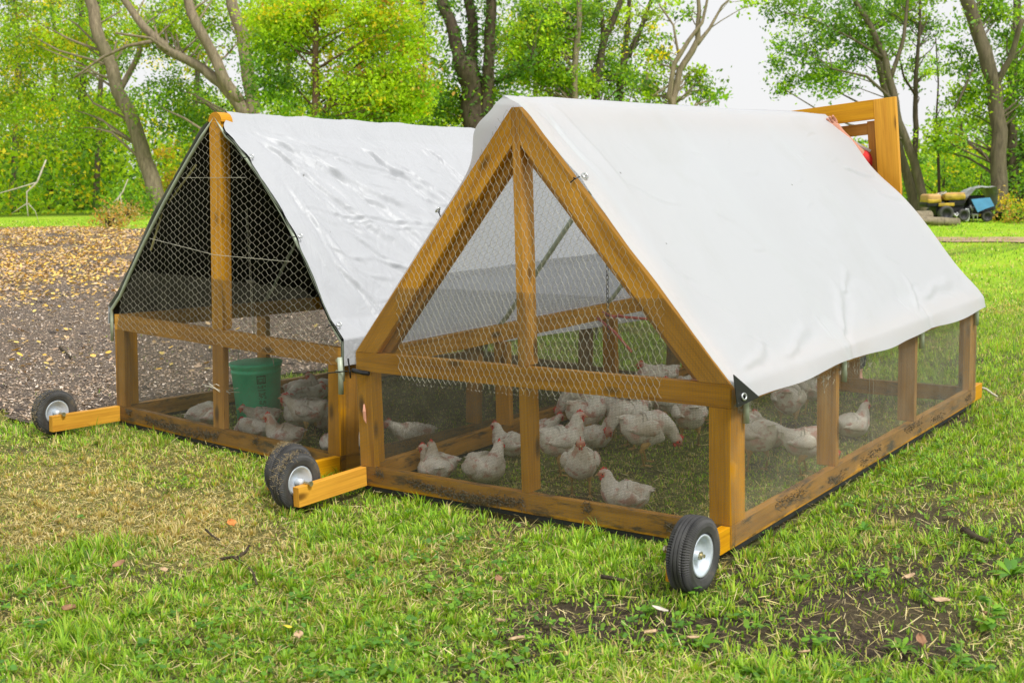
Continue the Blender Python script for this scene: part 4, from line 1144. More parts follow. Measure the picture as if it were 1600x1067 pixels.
# drinker line with red cups hanging inside the right pen
def water_line():
    P = Vector((-.25, 1.35, .63))
    r = empty('hanging_drinker_line', P, (0, 0, 0), 'black trough bar with red cups and a pinkish red cord hung inside the timber pen', 'drinker')
    mb = MB(); mb.tube([(-.16, .62, -.045), (.12, .62, -.06), (.40, .62, -.055)], .022, 12); mb.build('trough_bar', MBLK, r, True)
    MC = simple('faded_red_cord', (.62, .16, .13), .7, 0, .2, 60, .2)
    mb = MB(); mb.tube([(-.36, .3, .03), (-.1, .35, .015), (.2, .4, .01), (.42, .5, -.005)], .007, 8); mb.tube([(-.38, .25, .02), (-.18, .1, -.03), (-.02, .0, -.11)], .007, 8)
    mb.tube([(-.38, .3, .05), (-.30, .3, .02), (-.28, .3, .04), (-.22, .3, .02)], .006, 8)
    mb.build('cord', MC, r, True)
    mb = MB()
    for x, z in ((.18, -.045), (.22, -.085)): mb.lathe([(0, z-.012), (.018, z-.012), (.022, z+.012), (.019, z+.014), (0, z)], (x, .5, 0), n=16)
    mb.build('drinker_cup', MRED, r, True)
    ch = MB(); z = .05; k = 0
    while z < 1.02:
        e = [Vector((.21+math.cos(t)*.006*(1 if k % 2 else .2), -.6+math.cos(t)*.006*(.2 if k % 2 else 1), z+.011+math.sin(t)*.013)) for t in [2*math.pi*j/8 for j in range(9)]]
        ch.tube(e, .0016, 5, False); z += .021; k += 1
    ch.build('chain', MPIPED, r)
water_line()

# ================================================================== raised rear door of the right pen and the person holding it
def door():
    """rectangular timber door standing above the rear gable, leaning slightly"""
    r = empty('pen_door', (.02, LEN+.10, 0), (0, rad(-4.4), 0), 'bright orange timber door frame held up behind the white tarp', 'door')
    # local x right, z up; right top corner near (.41,1.83)
    x1, zt = .532, 1.815; wd = .135
    bd('stile', (x1-wd, -.02, .72), (x1, .018, zt), MWN, r)
    bd('lintel', (-.56, -.02, zt-.118), (x1-wd-.001, .018, zt), MWN, r)
    bd('stile', (-.56-wd, -.02, .72), (-.561, .018, zt), MWN, r)
    bd('inner_stile', (x1-wd-.062, .024, .72), (x1-wd+.03, .06, zt-.125), MWG, r)
    bd('inner_lintel', (-.36, .024, zt-.205), (x1-wd-.063, .06, zt-.135), MWG, r)
    poly_board('brace', [(.06, zt-.21), (.16, zt-.21), (x1-wd-.064, zt-.34), (x1-wd-.064, zt-.47)], (0, .03, 0), (1, 0, 0), (0, 0, 1), (0, 1, 0), B4, (.8, -.6), MWG, r)
    mb = MB(); mb.tube([(.17, .025, zt-.19), (x1-wd-.05, .025, zt-.31)], .010, 8); mb.build('white_pipe', simple('white_pvc', (.75, .74, .7), .5, 0, .1, 20, 0), r, True)
    bd('rail', (-.42, -.02, .62), (x1, .018, .70), MWN, r)
door()
MSK = simple('skin', (.62, .29, .20), .55, 0, .08, 30, .1, .002)
MSHIRT = simple('red_shirt', (.62, .035, .03), .8, 0, .15, 25, .3, .004)
MJEAN = simple('dark_blue_trousers', (.03, .045, .09), .85, 0, .3, 40, .3, .004)
MHAIR = simple('brown_hair', (.06, .035, .02), .7, 0, .4, 60, .6, .004)
def skin_obj(name, chains, m, parent, sub=2):
    """chains: list of (verts [(p,r)], attach index or None)"""
    me = bpy.data.meshes.new(name); V = []; E_ = []; R_ = []
    for pts, att in chains:
        prev = att
        for p, r in pts:
            V.append(p); R_.append(r); i = len(V)-1
            if prev is not None: E_.append((prev, i))
            prev = i
    me.from_pydata(V, E_, []); me.update(); o = link(name, me, parent)
    md = o.modifiers.new('skin', 'SKIN'); md.use_smooth_shade = True
    for i, sv in enumerate(me.skin_vertices[0].data): sv.radius = (R_[i], R_[i]); sv.use_root = (i == 0)
    ss = o.modifiers.new('sub', 'SUBSURF'); ss.levels = sub; ss.render_levels = sub
    me.materials.append(m); return o
def person():
    DD = pix(Vector((.45, LEN+.55, 1.4)))[2]
    hd = atD(1316, 262, DD); g = Vector((hd.x, hd.y, 0)); hz = hd.z
    r = empty('person', g, (0, 0, 0), 'person in a red shirt reaching up to hold the door behind the white tarp', 'person')
    L_ = lambda P: Vector(P)-g
    wr_ = L_(atD(1312, 206, DD-.30)); el = L_(atD(1352, 251, DD-.22)); sh = L_(atD(1356, 278, DD-.08))
    sx = RIGHT.copy(); sx.z = 0; sx.normalize(); fw = Vector((-sx.y, sx.x, 0))*-1  # faces the pen
    sh2 = sh-sx*.33; el2 = sh2+Vector((0, 0, -.27))+fw*.05-sx*.06; wr2 = el2+Vector((0, 0, -.12))+fw*.2+sx*.05
    ctr = (sh+sh2)/2; nb = ctr+Vector((0, 0, .05)); head = Vector((0, 0, hz)); ctr = Vector((ctr.x*.5, ctr.y*.5, ctr.z))
    pelvis = Vector((ctr.x, ctr.y, .88)); chest = Vector((ctr.x, ctr.y, sh.z-.10)); waist = (pelvis+chest)/2
    neck = Vector((ctr.x*.6, ctr.y*.6, sh.z+.05))
    ch = [([(pelvis, .13), (waist, .115), (chest, .14), (Vector((ctr.x, ctr.y, sh.z-.01)), .09), (neck, .05), (head+Vector((0, 0, -.06)), .062), (head, .082), (head+Vector((0, 0, .07)), .06)], None)]
    def arm(s, e, w_, t):
        hnd = (w_-e).normalized()
        return [([(s, .058), ((s+e)/2, .047), (e, .038), (e*.5+w_*.5, .033), (w_, .024), (w_+hnd*.04, .026)], 2)]
    a1 = arm(sh, el, wr_, 1); a2 = arm(sh2, el2, wr2, 1)
    base1 = 8; ch += a1; ch += a2
    for s in (-1, 1):
        hp = pelvis+sx*.09*s+Vector((0, 0, -.06)); kn = Vector((pelvis.x+sx.x*.11*s, pelvis.y+sx.y*.11*s, .47))+fw*.02; an = Vector((kn.x, kn.y, .08))-fw*.02
        ch.append(([(hp, .088), ((hp+kn)/2, .073), (kn, .055), ((kn+an)/2, .05), (an, .035), (an+fw*.06+Vector((0, 0, -.03)), .035), (an+fw*.17+Vector((0, 0, -.045)), .028)], 0))
    # fingers of both hands: short chains from the palm
    idx1 = 8+5; idx2 = idx1+6
    for w_, e, idx in ((wr_, el, idx1), (wr2, el2, idx2)):
        hn = (w_-e).normalized(); sd_ = hn.cross(fw).normalized(); pm = w_+hn*.04
        for k, (o_, ln) in enumerate(((-.027, .06), (-.009, .07), (.009, .066), (.027, .052))):
            b = pm+hn*.03+sd_*o_; ch.append(([(b, .0095), (b+hn*ln*.5+fw*.008, .0088), (b+hn*ln*.8-fw*-.022, .008)], idx))
        b = pm-sd_*.035; ch.append(([(b, .010), (b-sd_*.018+hn*.03, .009)], idx))
    skin_obj('body', ch, MSK, r, 2)
    # shirt: torso, short sleeves
    hem = pelvis+Vector((0, 0, -.02))
    shirt = [([(hem, .150), (waist, .135), (chest, .157), (Vector((ctr.x, ctr.y, sh.z+.0)), .10)], None), ([(sh, .072), ((sh*.45+el*.55), .062), (el, .056), (el*.72+wr_*.28, .053)], 2), ([(sh2, .072), ((sh2+el2)/2, .062), (sh2*.25+el2*.75, .056)], 2)]
    skin_obj('shirt', shirt, MSHIRT, r, 2)
    tr = [([(pelvis, .142)], None)]
    for s in (-1, 1):
        hp = pelvis+sx*.09*s+Vector((0, 0, -.06)); kn = Vector((pelvis.x+sx.x*.11*s, pelvis.y+sx.y*.11*s, .47))+fw*.02; an = Vector((kn.x, kn.y, .12))-fw*.02
        tr.append(([(hp, .098), ((hp+kn)/2, .085), (kn, .068), ((kn+an)/2, .064), (an, .058)], 0))
    skin_obj('trousers', tr, MJEAN, r, 2)
    hm = MB(); hm.ico(head+Vector((0, 0, .035))-fw*.015, .098, 3, (.92, 1, .95)); 
    hm.v = [v for v in hm.v]; hm.build('hair', MHAIR, r, True)
    fm = MB(); fc = head+fw*.083
    fm.tube([fc+Vector((0, 0, .01)), fc+fw*.018+Vector((0, 0, -.022)), fc+Vector((0, 0, -.032))], [.008, .013, .008], 8); fm.build('nose', MSK, r, True)
    em = MB()
    for s in (-1, 1): em.ico(fc+sx*.03*s+Vector((0, 0, .006))-fw*.006, .0095, 2)
    em.build('eyes', MEYE, r, True)
    mm_ = MB(); mm_.tube([fc-sx*.022+Vector((0, 0, -.055))-fw*.01, fc+Vector((0, 0, -.057)), fc+sx*.022+Vector((0, 0, -.055))-fw*.01], [.003, .006, .003], 6); mm_.build('mouth', simple('lips', (.45, .12, .1), .5, 0, .1, 20, 0), r, True)
    ea = MB()
    for s in (-1, 1): ea.ico(head+sx*.083*s+Vector((0, 0, -.005)), .026, 2, (.5, .8, 1.2))
    ea.build('ears', MSK, r, True)
person()
# ================================================================== trees and undergrowth
PAL = {'lime': (.46, .66, .025), 'green': (.25, .46, .03), 'deep': (.11, .24, .035), 'yellow': (.78, .66, .03), 'orange': (.58, .33, .09), 'olive': (.28, .36, .05),
       'blue': (.17, .35, .07), 'straw': (.5, .42, .2), 'gold': (.62, .44, .06)}
def pal_mix(spec, n):
    names = list(spec); p = np.array([spec[k] for k in names], float); p /= p.sum()
    idx = RNG.choice(len(names), n, p=p); base = np.array([PAL[k] for k in names])[idx]
    return base
def leaf_cloud(name, C, size, cols, parent=None, droop=.35, asp=.55, m=None):
    """C (n,3) leaf centres; a folded two-triangle leaf each"""
    n = len(C); d = RNG.normal(size=(n, 3)); d[:, 2] -= droop; d /= np.linalg.norm(d, axis=1, keepdims=True)
    q = RNG.normal(size=(n, 3)); q[:, 2] += .8; s = np.cross(d, q); s /= np.linalg.norm(s, axis=1, keepdims=True)+1e-9
    nn = np.cross(s, d); sz = size*(.65+.7*RNG.random(n))[:, None] if np.isscalar(size) else (size*(.65+.7*RNG.random(n)))[:, None]
    V = np.stack([C-d*sz*.5, C+s*sz*asp*.5+nn*sz*.08, C+d*sz*.5, C-s*sz*asp*.5+nn*sz*.08], 1).reshape(-1, 3)
    F = np.arange(4*n).reshape(n, 4)
    me = np_mesh(name, V, F); face_col(me, cols, 4); me.materials.append(m or MLEAF)
    return link(name, me, parent)
def clump_points(centres, per, rad_, flat=.6):
    n = len(centres)*per; idx = np.repeat(np.arange(len(centres)), per)
    g = RNG.normal(size=(n, 3))*np.array([1, 1, flat]); 
    r = rad_ if np.isscalar(rad_) else np.asarray(rad_)[idx][:, None]
    return centres[idx]+g*r*.5, idx
R3 = np.array(RIGHT); U3 = np.array(UP); F3 = np.array(FWD); C3 = np.array(CAM)
def px2w(px, py, D): return C3+(F3+R3*((px-800)/FPX)-U3*((py-533.5)/FPX))*D
def tree(label, D, stems, crown, leaf=.095, bark=None, per=26, twigs=True, crad=.42, name='tree', group='trees of the wood behind the pens', thick=1.0, ivy=None, cat='tree', bare=False):
    """stems: lists of (px,py,diameter_px) sketched at distance D and given real radii; crown: (px,py,rx,ry,clumps,palette)"""
    bark = bark or MBARK
    s0 = stems[0]; b = px2w(s0[0][0], s0[0][1], D); gz = float(height(b[0], b[1]))
    base = Vector((b[0], b[1], gz)); r = empty(name, base, (0, 0, 0), label, cat, group)
    bn = np.array(base); mb = MB(); allp = []
    rn = random.Random(label)
    for si, st in enumerate(stems):
        P = []; Rr = []
        dd = 0 if si == 0 else rn.uniform(-.6, .6)
        for k, (x, y, w_) in enumerate(st):
            off = dd*min(1, k/2) if si else 0
            P.append(px2w(x, y, D+off)-bn); Rr.append(w_*D/FPX/2*(.74 if w_ > 12 else .85))
        if si == 0: P.insert(0, np.array([P[0][0]*1.0, P[0][1], -.15])); Rr.insert(0, Rr[0]*1.35)
        # refine with wobble
        Q = []; S = []
        for i in range(len(P)-1):
            for t in np.linspace(0, 1, 5)[:-1]:
                q = P[i]*(1-t)+P[i+1]*t; rr_ = Rr[i]*(1-t)+Rr[i+1]*t; q = q+np.array([nz(q[0]*1.3, q[2]*1.3, 1), nz(q[1], q[2]*1.3, 5), 0])*rr_*.7
                Q.append(q); S.append(rr_)
        Q.append(P[-1]); S.append(Rr[-1]); mb.tube(Q, S, 10); allp += [(q, s) for q, s in zip(Q, S)]
    mesh_c = []; spec = []; depth = []
    for (x, y, rx, ry, nc, pal) in crown:
        dr = max(rx, ry)*D/FPX*.8*thick
        if x < 960 and not bare: nc = int(nc*1.5)
        g = RNG.normal(size=(nc, 3)); g /= np.linalg.norm(g, axis=1, keepdims=True); g *= (RNG.random((nc, 1))**.45)
        cc = px2w(x, y, D+(1.6 if x < 420 else .5))+g[:, :1]*rx*D/FPX*R3+g[:, 1:2]*ry*D/FPX*np.array([0, 0, 1.])+g[:, 2:3]*dr*np.array([F3[0], F3[1], 0])
        mesh_c.append(cc); spec += [pal]*len(cc)
    if mesh_c:
        CC = np.concatenate(mesh_c)-bn
        keep = CC[:, 2] > .15; CC = CC[keep]; spec = [s for s, k in zip(spec, keep) if k]
        if twigs and allp:
            A = np.array([q for q, s in allp]); 
            for ci in RNG.choice(len(CC), min(len(CC), 46), replace=False):
                c = CC[ci]; dist = np.linalg.norm(A-c, axis=1)+2.5*np.maximum(0, A[:, 2]-c[2]+.45*np.linalg.norm(A[:, :2]-c[:2], axis=1)); j = int(dist.argmin())
                if dist[j] > 3.4 or dist[j] < .3: continue
                a = A[j]; mid = (a+c)/2+RNG.normal(size=3)*.12*dist[j]*.6+np.array([0, 0, .06*dist[j]]); r0 = min(allp[j][1]*.45, .012+.012*dist[j])
                mb.tube([a, a*.6+mid*.4+RNG.normal(size=3)*.03, mid, mid*.5+c*.5+RNG.normal(size=3)*.05, c], [r0, r0*.8, r0*.6, r0*.4, r0*.2], 5)
        P, idx = clump_points(CC, int(per*2.3), crad*RNG.uniform(.6, 1.4, len(CC)))
        # one tint per clump with variation per leaf
        ccol = np.zeros((len(CC), 3)); 
        for k, s in enumerate(spec): ccol[k] = pal_mix(s, 1)[0]
        lc = np.zeros((len(P), 3)); own = RNG.random(len(P)) < .84
        base_c = ccol[idx]; alt = np.zeros_like(base_c); u = {}
        for k, s in enumerate(spec): u.setdefault(id(s), [s, []])[1].append(k)
        for s, ks in u.values():
            msk = np.isin(idx, ks); alt[msk] = pal_mix(s, int(msk.sum()))
        lc = np.where(own[:, None], base_c, alt)*(.82+.36*RNG.random((len(P), 1)))*(.6+.75*RNG.random((len(CC), 1)))[idx]
        leaf_cloud('crown', P, leaf, lc, r)
        if ivy:
            n = ivy; A = np.array([q for q, s in allp]); S = np.array([s for q, s in allp]); k = RNG.integers(0, len(A), n)
            msk = A[k][:, 2] < 9; k = k[msk]; g = RNG.normal(size=(len(k), 3)); g /= np.linalg.norm(g, axis=1, keepdims=True)
            c2 = A[k]+g*(S[k]*1.15)[:, None]+RNG.normal(size=(len(k), 3))*.12; 
            leaf_cloud('ivy', c2, .12, np.array(PAL['deep'])*(.7+.9*RNG.random((len(k), 1))), r)
    mb.build('trunk', bark, r, True)
    return r
LG = {'lime': 4, 'green': 5, 'yellow': .6, 'deep': 1.5}; YG = {'lime': 4, 'yellow': 1.6, 'green': 3.5, 'olive': 2, 'deep': 1}; DG = {'green': 4, 'deep': 5, 'blue': 2, 'lime': .6}
GG = {'green': 5, 'blue': 2, 'deep': 2, 'lime': 2}; OY = {'gold': 3, 'yellow': 2, 'lime': 2, 'orange': 1}; LL = {'lime': 8, 'green': 2, 'yellow': 1.2, 'orange': .5}
# --- left part of the wood
tree('leaning grey trunk with yellow green crown at the far left behind the soil', 33, [[(252, 335, 38), (232, 265, 33), (210, 195, 30), (180, 125, 27), (150, 40, 25), (125, -60, 22)], [(185, 150, 14), (215, 90, 10), (232, 20, 8)]],
     [(95, 60, 100, 80, 70, YG), (60, 170, 90, 60, 46, YG), (190, 50, 80, 70, 40, LG), (150, 190, 70, 50, 26, LG), (20, 90, 70, 100, 40, YG)], bark=MBARK, per=24)
tree('big grey tree forking into long bare limbs behind the silver pen', 31, [[(392, 330, 58), (394, 230, 56), (388, 186, 54)], [(388, 190, 34), (350, 130, 26), (318, 108, 21), (262, 80, 19), (225, 42, 17), (182, -15, 14)], [(372, 160, 26), (345, 110, 24), (318, 58, 22), (285, -20, 20)], [(393, 190, 30), (388, 120, 28), (376, 50, 26), (352, -30, 22)], [(238, 65, 8), (200, 72, 6), (160, 90, 5), (115, 122, 3)], [(262, 80, 7), (235, 60, 5), (180, 52, 4)]],
     [(300, 40, 90, 60, 44, LG), (270, 160, 70, 50, 40, GG), (230, 60, 60, 50, 22, LG), (400, 30, 60, 60, 30, LG), (330, 190, 60, 40, 20, GG)], per=24)
tree('lime green box elder whose straight brown trunk shows above the silver tarp', 27.5, [[(490, 335, 17), (491, 190, 15), (492, 110, 13), (494, 20, 11), (496, -50, 8)]],
     [(500, 30, 110, 60, 78, LL), (600, 60, 80, 80, 78, LL), (560, 140, 95, 45, 66, LL), (430, 120, 50, 60, 34, GG), (630, 150, 50, 45, 44, LL), (440, 40, 60, 50, 40, LL), (520, 200, 110, 30, 36, GG)], bark=bark_mat('bark_red_brown', (.20, .12, .07), (.08, .045, .03)), per=30)
tree('tall dark forked trunk wrapped in ivy between the two roofs', 30, [[(736, 330, 62), (737, 205, 58), (733, 130, 52), (728, 100, 50)], [(722, 112, 32), (708, 50, 27), (690, -10, 23)], [(735, 110, 28), (738, 50, 24), (730, -20, 20)], [(755, 205, 34), (765, 110, 26), (768, 30, 24), (764, -30, 20)], [(770, 130, 8), (805, 115, 6), (830, 90, 4)]],
     [(800, 75, 45, 40, 26, YG), (770, 160, 50, 35, 22, GG), (690, 170, 45, 35, 26, DG), (740, -20, 70, 40, 12, LG), (690, 120, 30, 30, 7, LG), (850, 60, 40, 45, 20, LG)], bark=MBARKD, per=26, ivy=2600)
tree('slim pale trunk with dense green crown rising over the white tarp ridge', 31, [[(899, 330, 15), (897, 110, 12), (903, 50, 11), (907, -30, 9)]],
     [(860, 60, 60, 60, 62, GG), (850, 20, 50, 40, 30, LG), (890, 130, 60, 25, 38, LG), (920, 30, 30, 50, 20, GG), (820, 110, 40, 30, 24, LL)], per=26)
tree('dark twin stemmed tree with thin upright leaves above the white tarp', 32, [[(930, 330, 24), (930, 130, 19), (945, 60, 15), (968, 5, 11), (990, -40, 8)], [(942, 70, 10), (940, 20, 8), (925, -30, 6)], [(925, 110, 9), (918, 150, 7)]],
     [(950, 110, 40, 45, 26, GG), (960, 30, 45, 45, 20, YG), (930, 10, 40, 40, 14, GG)], bark=MBARKD, per=20, crad=.36)
tree('slender tree with curved dark stem right of the twin stemmed one', 33, [[(965, 330, 18), (968, 130, 14), (978, 60, 10), (984, 0, 8), (1004, -40, 6)], [(970, 110, 11), (995, 60, 10), (1012, 15, 8), (1030, -30, 6)], [(995, 60, 5), (985, 90, 4)]],
     [(1000, 60, 40, 45, 18, YG), (975, 120, 35, 38, 22, DG), (1010, 10, 40, 35, 14, LG)], bark=MBARKD, per=18, crad=.34)
tree('sparse tree with bare forked grey limbs standing against the white sky', 29, [[(1050, 330, 17), (1050, 158, 15), (1062, 110, 14), (1082, 80, 12), (1092, 62, 11), (1092, 20, 8), (1088, -20, 6)], [(1050, 165, 11), (1044, 150, 10), (1054, 100, 9), (1075, 66, 8), (1098, 36, 6), (1108, -20, 4)], [(1090, 70, 8), (1110, 45, 6), (1128, 10, 4), (1150, -10, 3)], [(1058, 158, 3), (1076, 144, 2), (1100, 140, 2)], [(1060, 85, 5), (1052, 40, 4), (1030, 8, 3)], [(1050, 130, 4), (1020, 150, 3)]],
     [(1090, 130, 30, 22, 13, LG), (1035, 90, 25, 40, 12, YG), (1050, 10, 40, 25, 7, LG), (1110, 150, 20, 10, 6, GG), (1020, 140, 25, 16, 8, LG), (1160, 0, 40, 15, 3, LG)], leaf=.12, per=16, crad=.34, twigs=True)
tree('small leafy tree of which only the crown tops the white ridge', 35, [[(1012, 330, 10), (1012, 150, 7), (1010, 110, 4)]], [(985, 140, 40, 20, 16, GG), (1015, 120, 30, 30, 10, YG)], per=18)
# --- right part
tree('grey trunk leaning left behind the orange door with a broad dotted crown', 28.5, [[(1442, 308, 19), (1428, 250, 18), (1404, 190, 17), (1392, 130, 16), (1384, 90, 14), (1360, 40, 11), (1330, -10, 8)], [(1392, 125, 9), (1412, 60, 7), (1420, -20, 5)], [(1384, 92, 6), (1330, 60, 4), (1270, 30, 3), (1225, 20, 2)], [(1398, 160, 6), (1355, 120, 5), (1300, 108, 3)]],
     [(1260, 90, 70, 50, 42, DG), (1310, 30, 80, 45, 44, GG), (1230, 20, 45, 35, 18, GG), (1290, 130, 60, 25, 22, GG), (1365, 80, 35, 50, 20, DG), (1390, 0, 70, 25, 24, GG), (1225, 130, 15, 20, 5, YG)], per=22, crad=.36, bark=MBARKM)
tree('second grey trunk just left of the leaning one behind the orange door', 30, [[(1426, 308, 20), (1405, 230, 18), (1386, 150, 16), (1372, 90, 12), (1350, 10, 9)]],
     [(1390, 40, 45, 40, 16, GG), (1350, 20, 40, 30, 12, DG)], per=20, crad=.36, bark=MBARKM)
tree('thin straight dark tree in the gap right of the orange door', 31, [[(1428, 308, 12), (1430, 200, 10), (1430, 130, 8), (1436, 60, 6), (1438, -10, 4)], [(1430, 150, 5), (1412, 120, 4), (1405, 90, 3)]],
     [(1440, 110, 30, 40, 14, GG), (1445, 40, 35, 40, 16, DG), (1420, 20, 30, 30, 12, GG)], bark=MBARKD, per=18, crad=.32)
tree('thin crooked sapling standing in the bright gap at the right', 30, [[(1468, 320, 6), (1466, 240, 5), (1462, 200, 4), (1466, 130, 3), (1462, 60, 2)]], [(1470, 180, 14, 40, 7, GG), (1466, 100, 14, 30, 4, GG)], per=10, crad=.22, bark=MBARKD)
tree('stout leaning trunk with full green crown near the right edge', 27.5, [[(1562, 320, 36), (1560, 240, 32), (1556, 170, 31), (1545, 110, 30), (1528, 50, 28), (1505, -20, 26)], [(1552, 140, 14), (1580, 90, 11), (1598, 30, 9)], [(1520, 110, 5), (1492, 170, 4)]],
     [(1520, 150, 36, 50, 34, LG), (1500, 80, 26, 50, 15, GG), (1480, 215, 34, 30, 18, LG), (1590, 60, 40, 60, 34, GG), (1600, 150, 40, 50, 34, DG), (1545, 10, 50, 30, 22, GG)], per=24, crad=.36, bark=MBARKM)
tree('darker trunk tucked behind the stout leaning one at the right edge', 29.5, [[(1586, 320, 26), (1580, 240, 22), (1578, 160, 20), (1585, 60, 18), (1590, -20, 14)]],
     [(1600, 220, 60, 40, 42, DG), (1630, 100, 50, 60, 40, GG)], per=24, bark=MBARKD)
# --- second row: thin trunks and bright leaves farther in
for i, (x, D, w_, pal, nm) in enumerate(((20, 42, 16, YG, 'young tree with yellow leaves deep in the wood at the left edge'), (78, 46, 12, YG, 'thin dark sapling deep in the wood, second from the left edge'), (150, 40, 13, LG, 'slim straight tree deep in the wood over the ochre bush'), (122, 44, 20, YG, 'dim trunk deep in the wood behind the hanging dead branch'),
        (300, 44, 14, YG, 'slim tree deep in the wood between leaning and forked trunks'), (442, 44, 14, LG, 'slim tree deep in the wood right of the forked limbs'), (590, 42, 14, GG, 'dark slim tree deep in the wood behind the lime green crown'), (655, 44, 14, DG, 'dark leafy tree deep in the wood left of the ivy trunk'),
        (830, 44, 14, LG, 'slim tree deep in the wood above the white ridge start'), (1495, 42, 12, LG, 'bright young tree deep in the wood behind the mower'), (1540, 44, 14, LG, 'bright young tree deep in the wood behind the grey cover'), (1650, 40, 14, DG, 'dark tree deep in the wood beyond the right edge'), (-60, 40, 24, YG, 'yellowing tree reaching in from beyond the left edge'))):
    left = x < 400
    cr = [(x, 250, 48, 45, 34, pal), (x+20, 170, 55, 45, 26, pal)]
    if not (1200 < x < 1560): cr += [(x-10, 80, 60, 55, 22 if left else 20, pal), (x, -10, 60, 50, 18, pal)]
    else: cr = [(x, 262, 44, 34, 30, pal), (x+6, 200, 34, 26, 16, pal)]
    tree(nm, D, [[(x, 305, w_), (x+4, 200, w_*.8), (x+9, 90, w_*.6), (x+2, -30, w_*.4)] if not (1200 < x < 1560) else [(x, 305, w_), (x+4, 230, w_*.7), (x+8, 190, w_*.3)]], cr, leaf=.14, per=20, twigs=False, bark=MBARKD, crad=.6, group='slim trees farther inside the wood')
# --- bushes along the edge of the wood
def bush(px, py, wpx, hpx, pal, label, n=60, leaf=.10, cat='bush', group='bushes along the edge of the wood'):
    P = hit(px, py); D = pix(P)[2]; r = empty('bush', P, (0, 0, 0), label, cat, group)
    rx = wpx*D/FPX/2; rz = hpx*D/FPX; g = RNG.normal(size=(n, 3)); g /= np.linalg.norm(g, axis=1, keepdims=True); g *= RNG.random((n, 1))**.4
    g[:, 2] = np.abs(g[:, 2])
    CC = np.array([g[:, 0]*rx, g[:, 1]*rx*.8, g[:, 2]*rz]).T
    a = CC[:, 0].copy(); CC[:, 0] = a*R3[0]-CC[:, 1]*R3[1]; CC[:, 1] = a*R3[1]+CC[:, 1]*R3[0]
    Q, idx = clump_points(CC, 24, .36); Q[:, 2] = np.maximum(Q[:, 2], .02)
    cc = pal_mix(pal, n)[idx]; own = RNG.random(len(Q)) < .6; col = np.where(own[:, None], cc, pal_mix(pal, len(Q)))*(.7+.6*RNG.random((len(Q), 1)))
    leaf_cloud('foliage', Q, leaf, col, r)
    mb = MB()
    for k in RNG.choice(n, 14, replace=False): c = CC[k]; mb.tube([(0.05*c[0], .05*c[1], -.05), c*.5+np.array([0, 0, .1]), c], [.03, .018, .006], 5)
    mb.build('stems', MBARKD, r, True)
BR = [(20, 322, 130, 62, YG, 'yellow green bush at the left end of the wood edge'), (95, 324, 130, 95, GG, 'green bush behind the hanging dead branch'), (165, 326, 120, 105, DG, 'dark green bush left of the leaning trunk'),
      (205, 338, 90, 60, GG, 'green bush at the foot of the leaning trunk, by the ochre weeds'), (275, 330, 100, 110, OY, 'golden yellow bush between leaning trunk and silver pen'), (262, 322, 90, 90, LL, 'lime bush behind the golden one'), (345, 330, 110, 120, DG, 'dark green bush behind the peak of the silver pen'),
      (430, 330, 130, 130, DG, 'dark green bush above the front of the silver roof'), (540, 330, 140, 130, GG, 'green bush above the middle of the silver roof'), (640, 330, 130, 135, DG, 'dark bush above the silver roof left of the ivy trunk'),
      (730, 330, 100, 120, DG, 'dark bush at the foot of the ivy trunk'), (830, 326, 120, 150, GG, 'green bush right of the ivy trunk'), (930, 326, 110, 160, LG, 'bright green bush showing over the start of the white ridge'),
      (1010, 326, 90, 150, LG, 'bright bush below the sparse bare tree'), (1430, 318, 60, 70, GG, 'green bush just right of the orange door'), (1475, 322, 100, 100, LG, 'bright green bush behind the yellow mower'), (1530, 322, 100, 105, GG, 'green bush behind the grey cover'), (1590, 334, 110, 120, DG, 'dark bush at the right edge behind the golden weeds')]
for b in BR: bush(*b, n=int(b[2]*b[3]/170)+18)
# undergrowth: one mass of leaves and stems deeper in
def undergrowth():
    n = 4200; px = RNG.uniform(-120, 1720, n); D = RNG.uniform(36, 62, n); C = []
    for x, d in zip(px, D):
        P = px2w(x, 300, d); h = float(height(P[0], P[1])); ok = not (1100 < x < 1400)
        C.append((P[0], P[1], h+RNG.random()**1.3*(3.4 if x < 1060 else 1.6)))
    C = np.array(C); Q, idx = clump_points(C, 20, .9); Q[:, 2] = np.maximum(Q[:, 2], 0)
    cols = pal_mix({'lime': 4, 'green': 4, 'yellow': 1.4, 'deep': 3}, len(C))[idx]*(.7+.6*RNG.random((len(Q), 1)))
    tag(leaf_cloud('undergrowth', Q, .19, cols), kind='stuff')
undergrowth()
def weeds_bush():
    for (x, y, w_, h_, pal, lb) in ((172, 356, 46, 34, {'orange': 5, 'straw': 4, 'gold': 1}, 'ochre dry weeds at the far edge of the soil'), (200, 344, 30, 30, {'orange': 4, 'straw': 3, 'green': 1}, 'rusty dry weeds beside the ochre ones'),
                                    (1572, 344, 34, 40, {'gold': 4, 'yellow': 3, 'green': 2}, 'golden weeds right of the grey cover'), (1590, 348, 40, 26, {'orange': 2, 'green': 4, 'gold': 1}, 'low mixed weeds at the right edge under the golden ones')):
        bush(x, y, w_, h_, pal, lb, n=22, leaf=.07, cat='weeds', group='weeds by the edge of the wood')
weeds_bush()
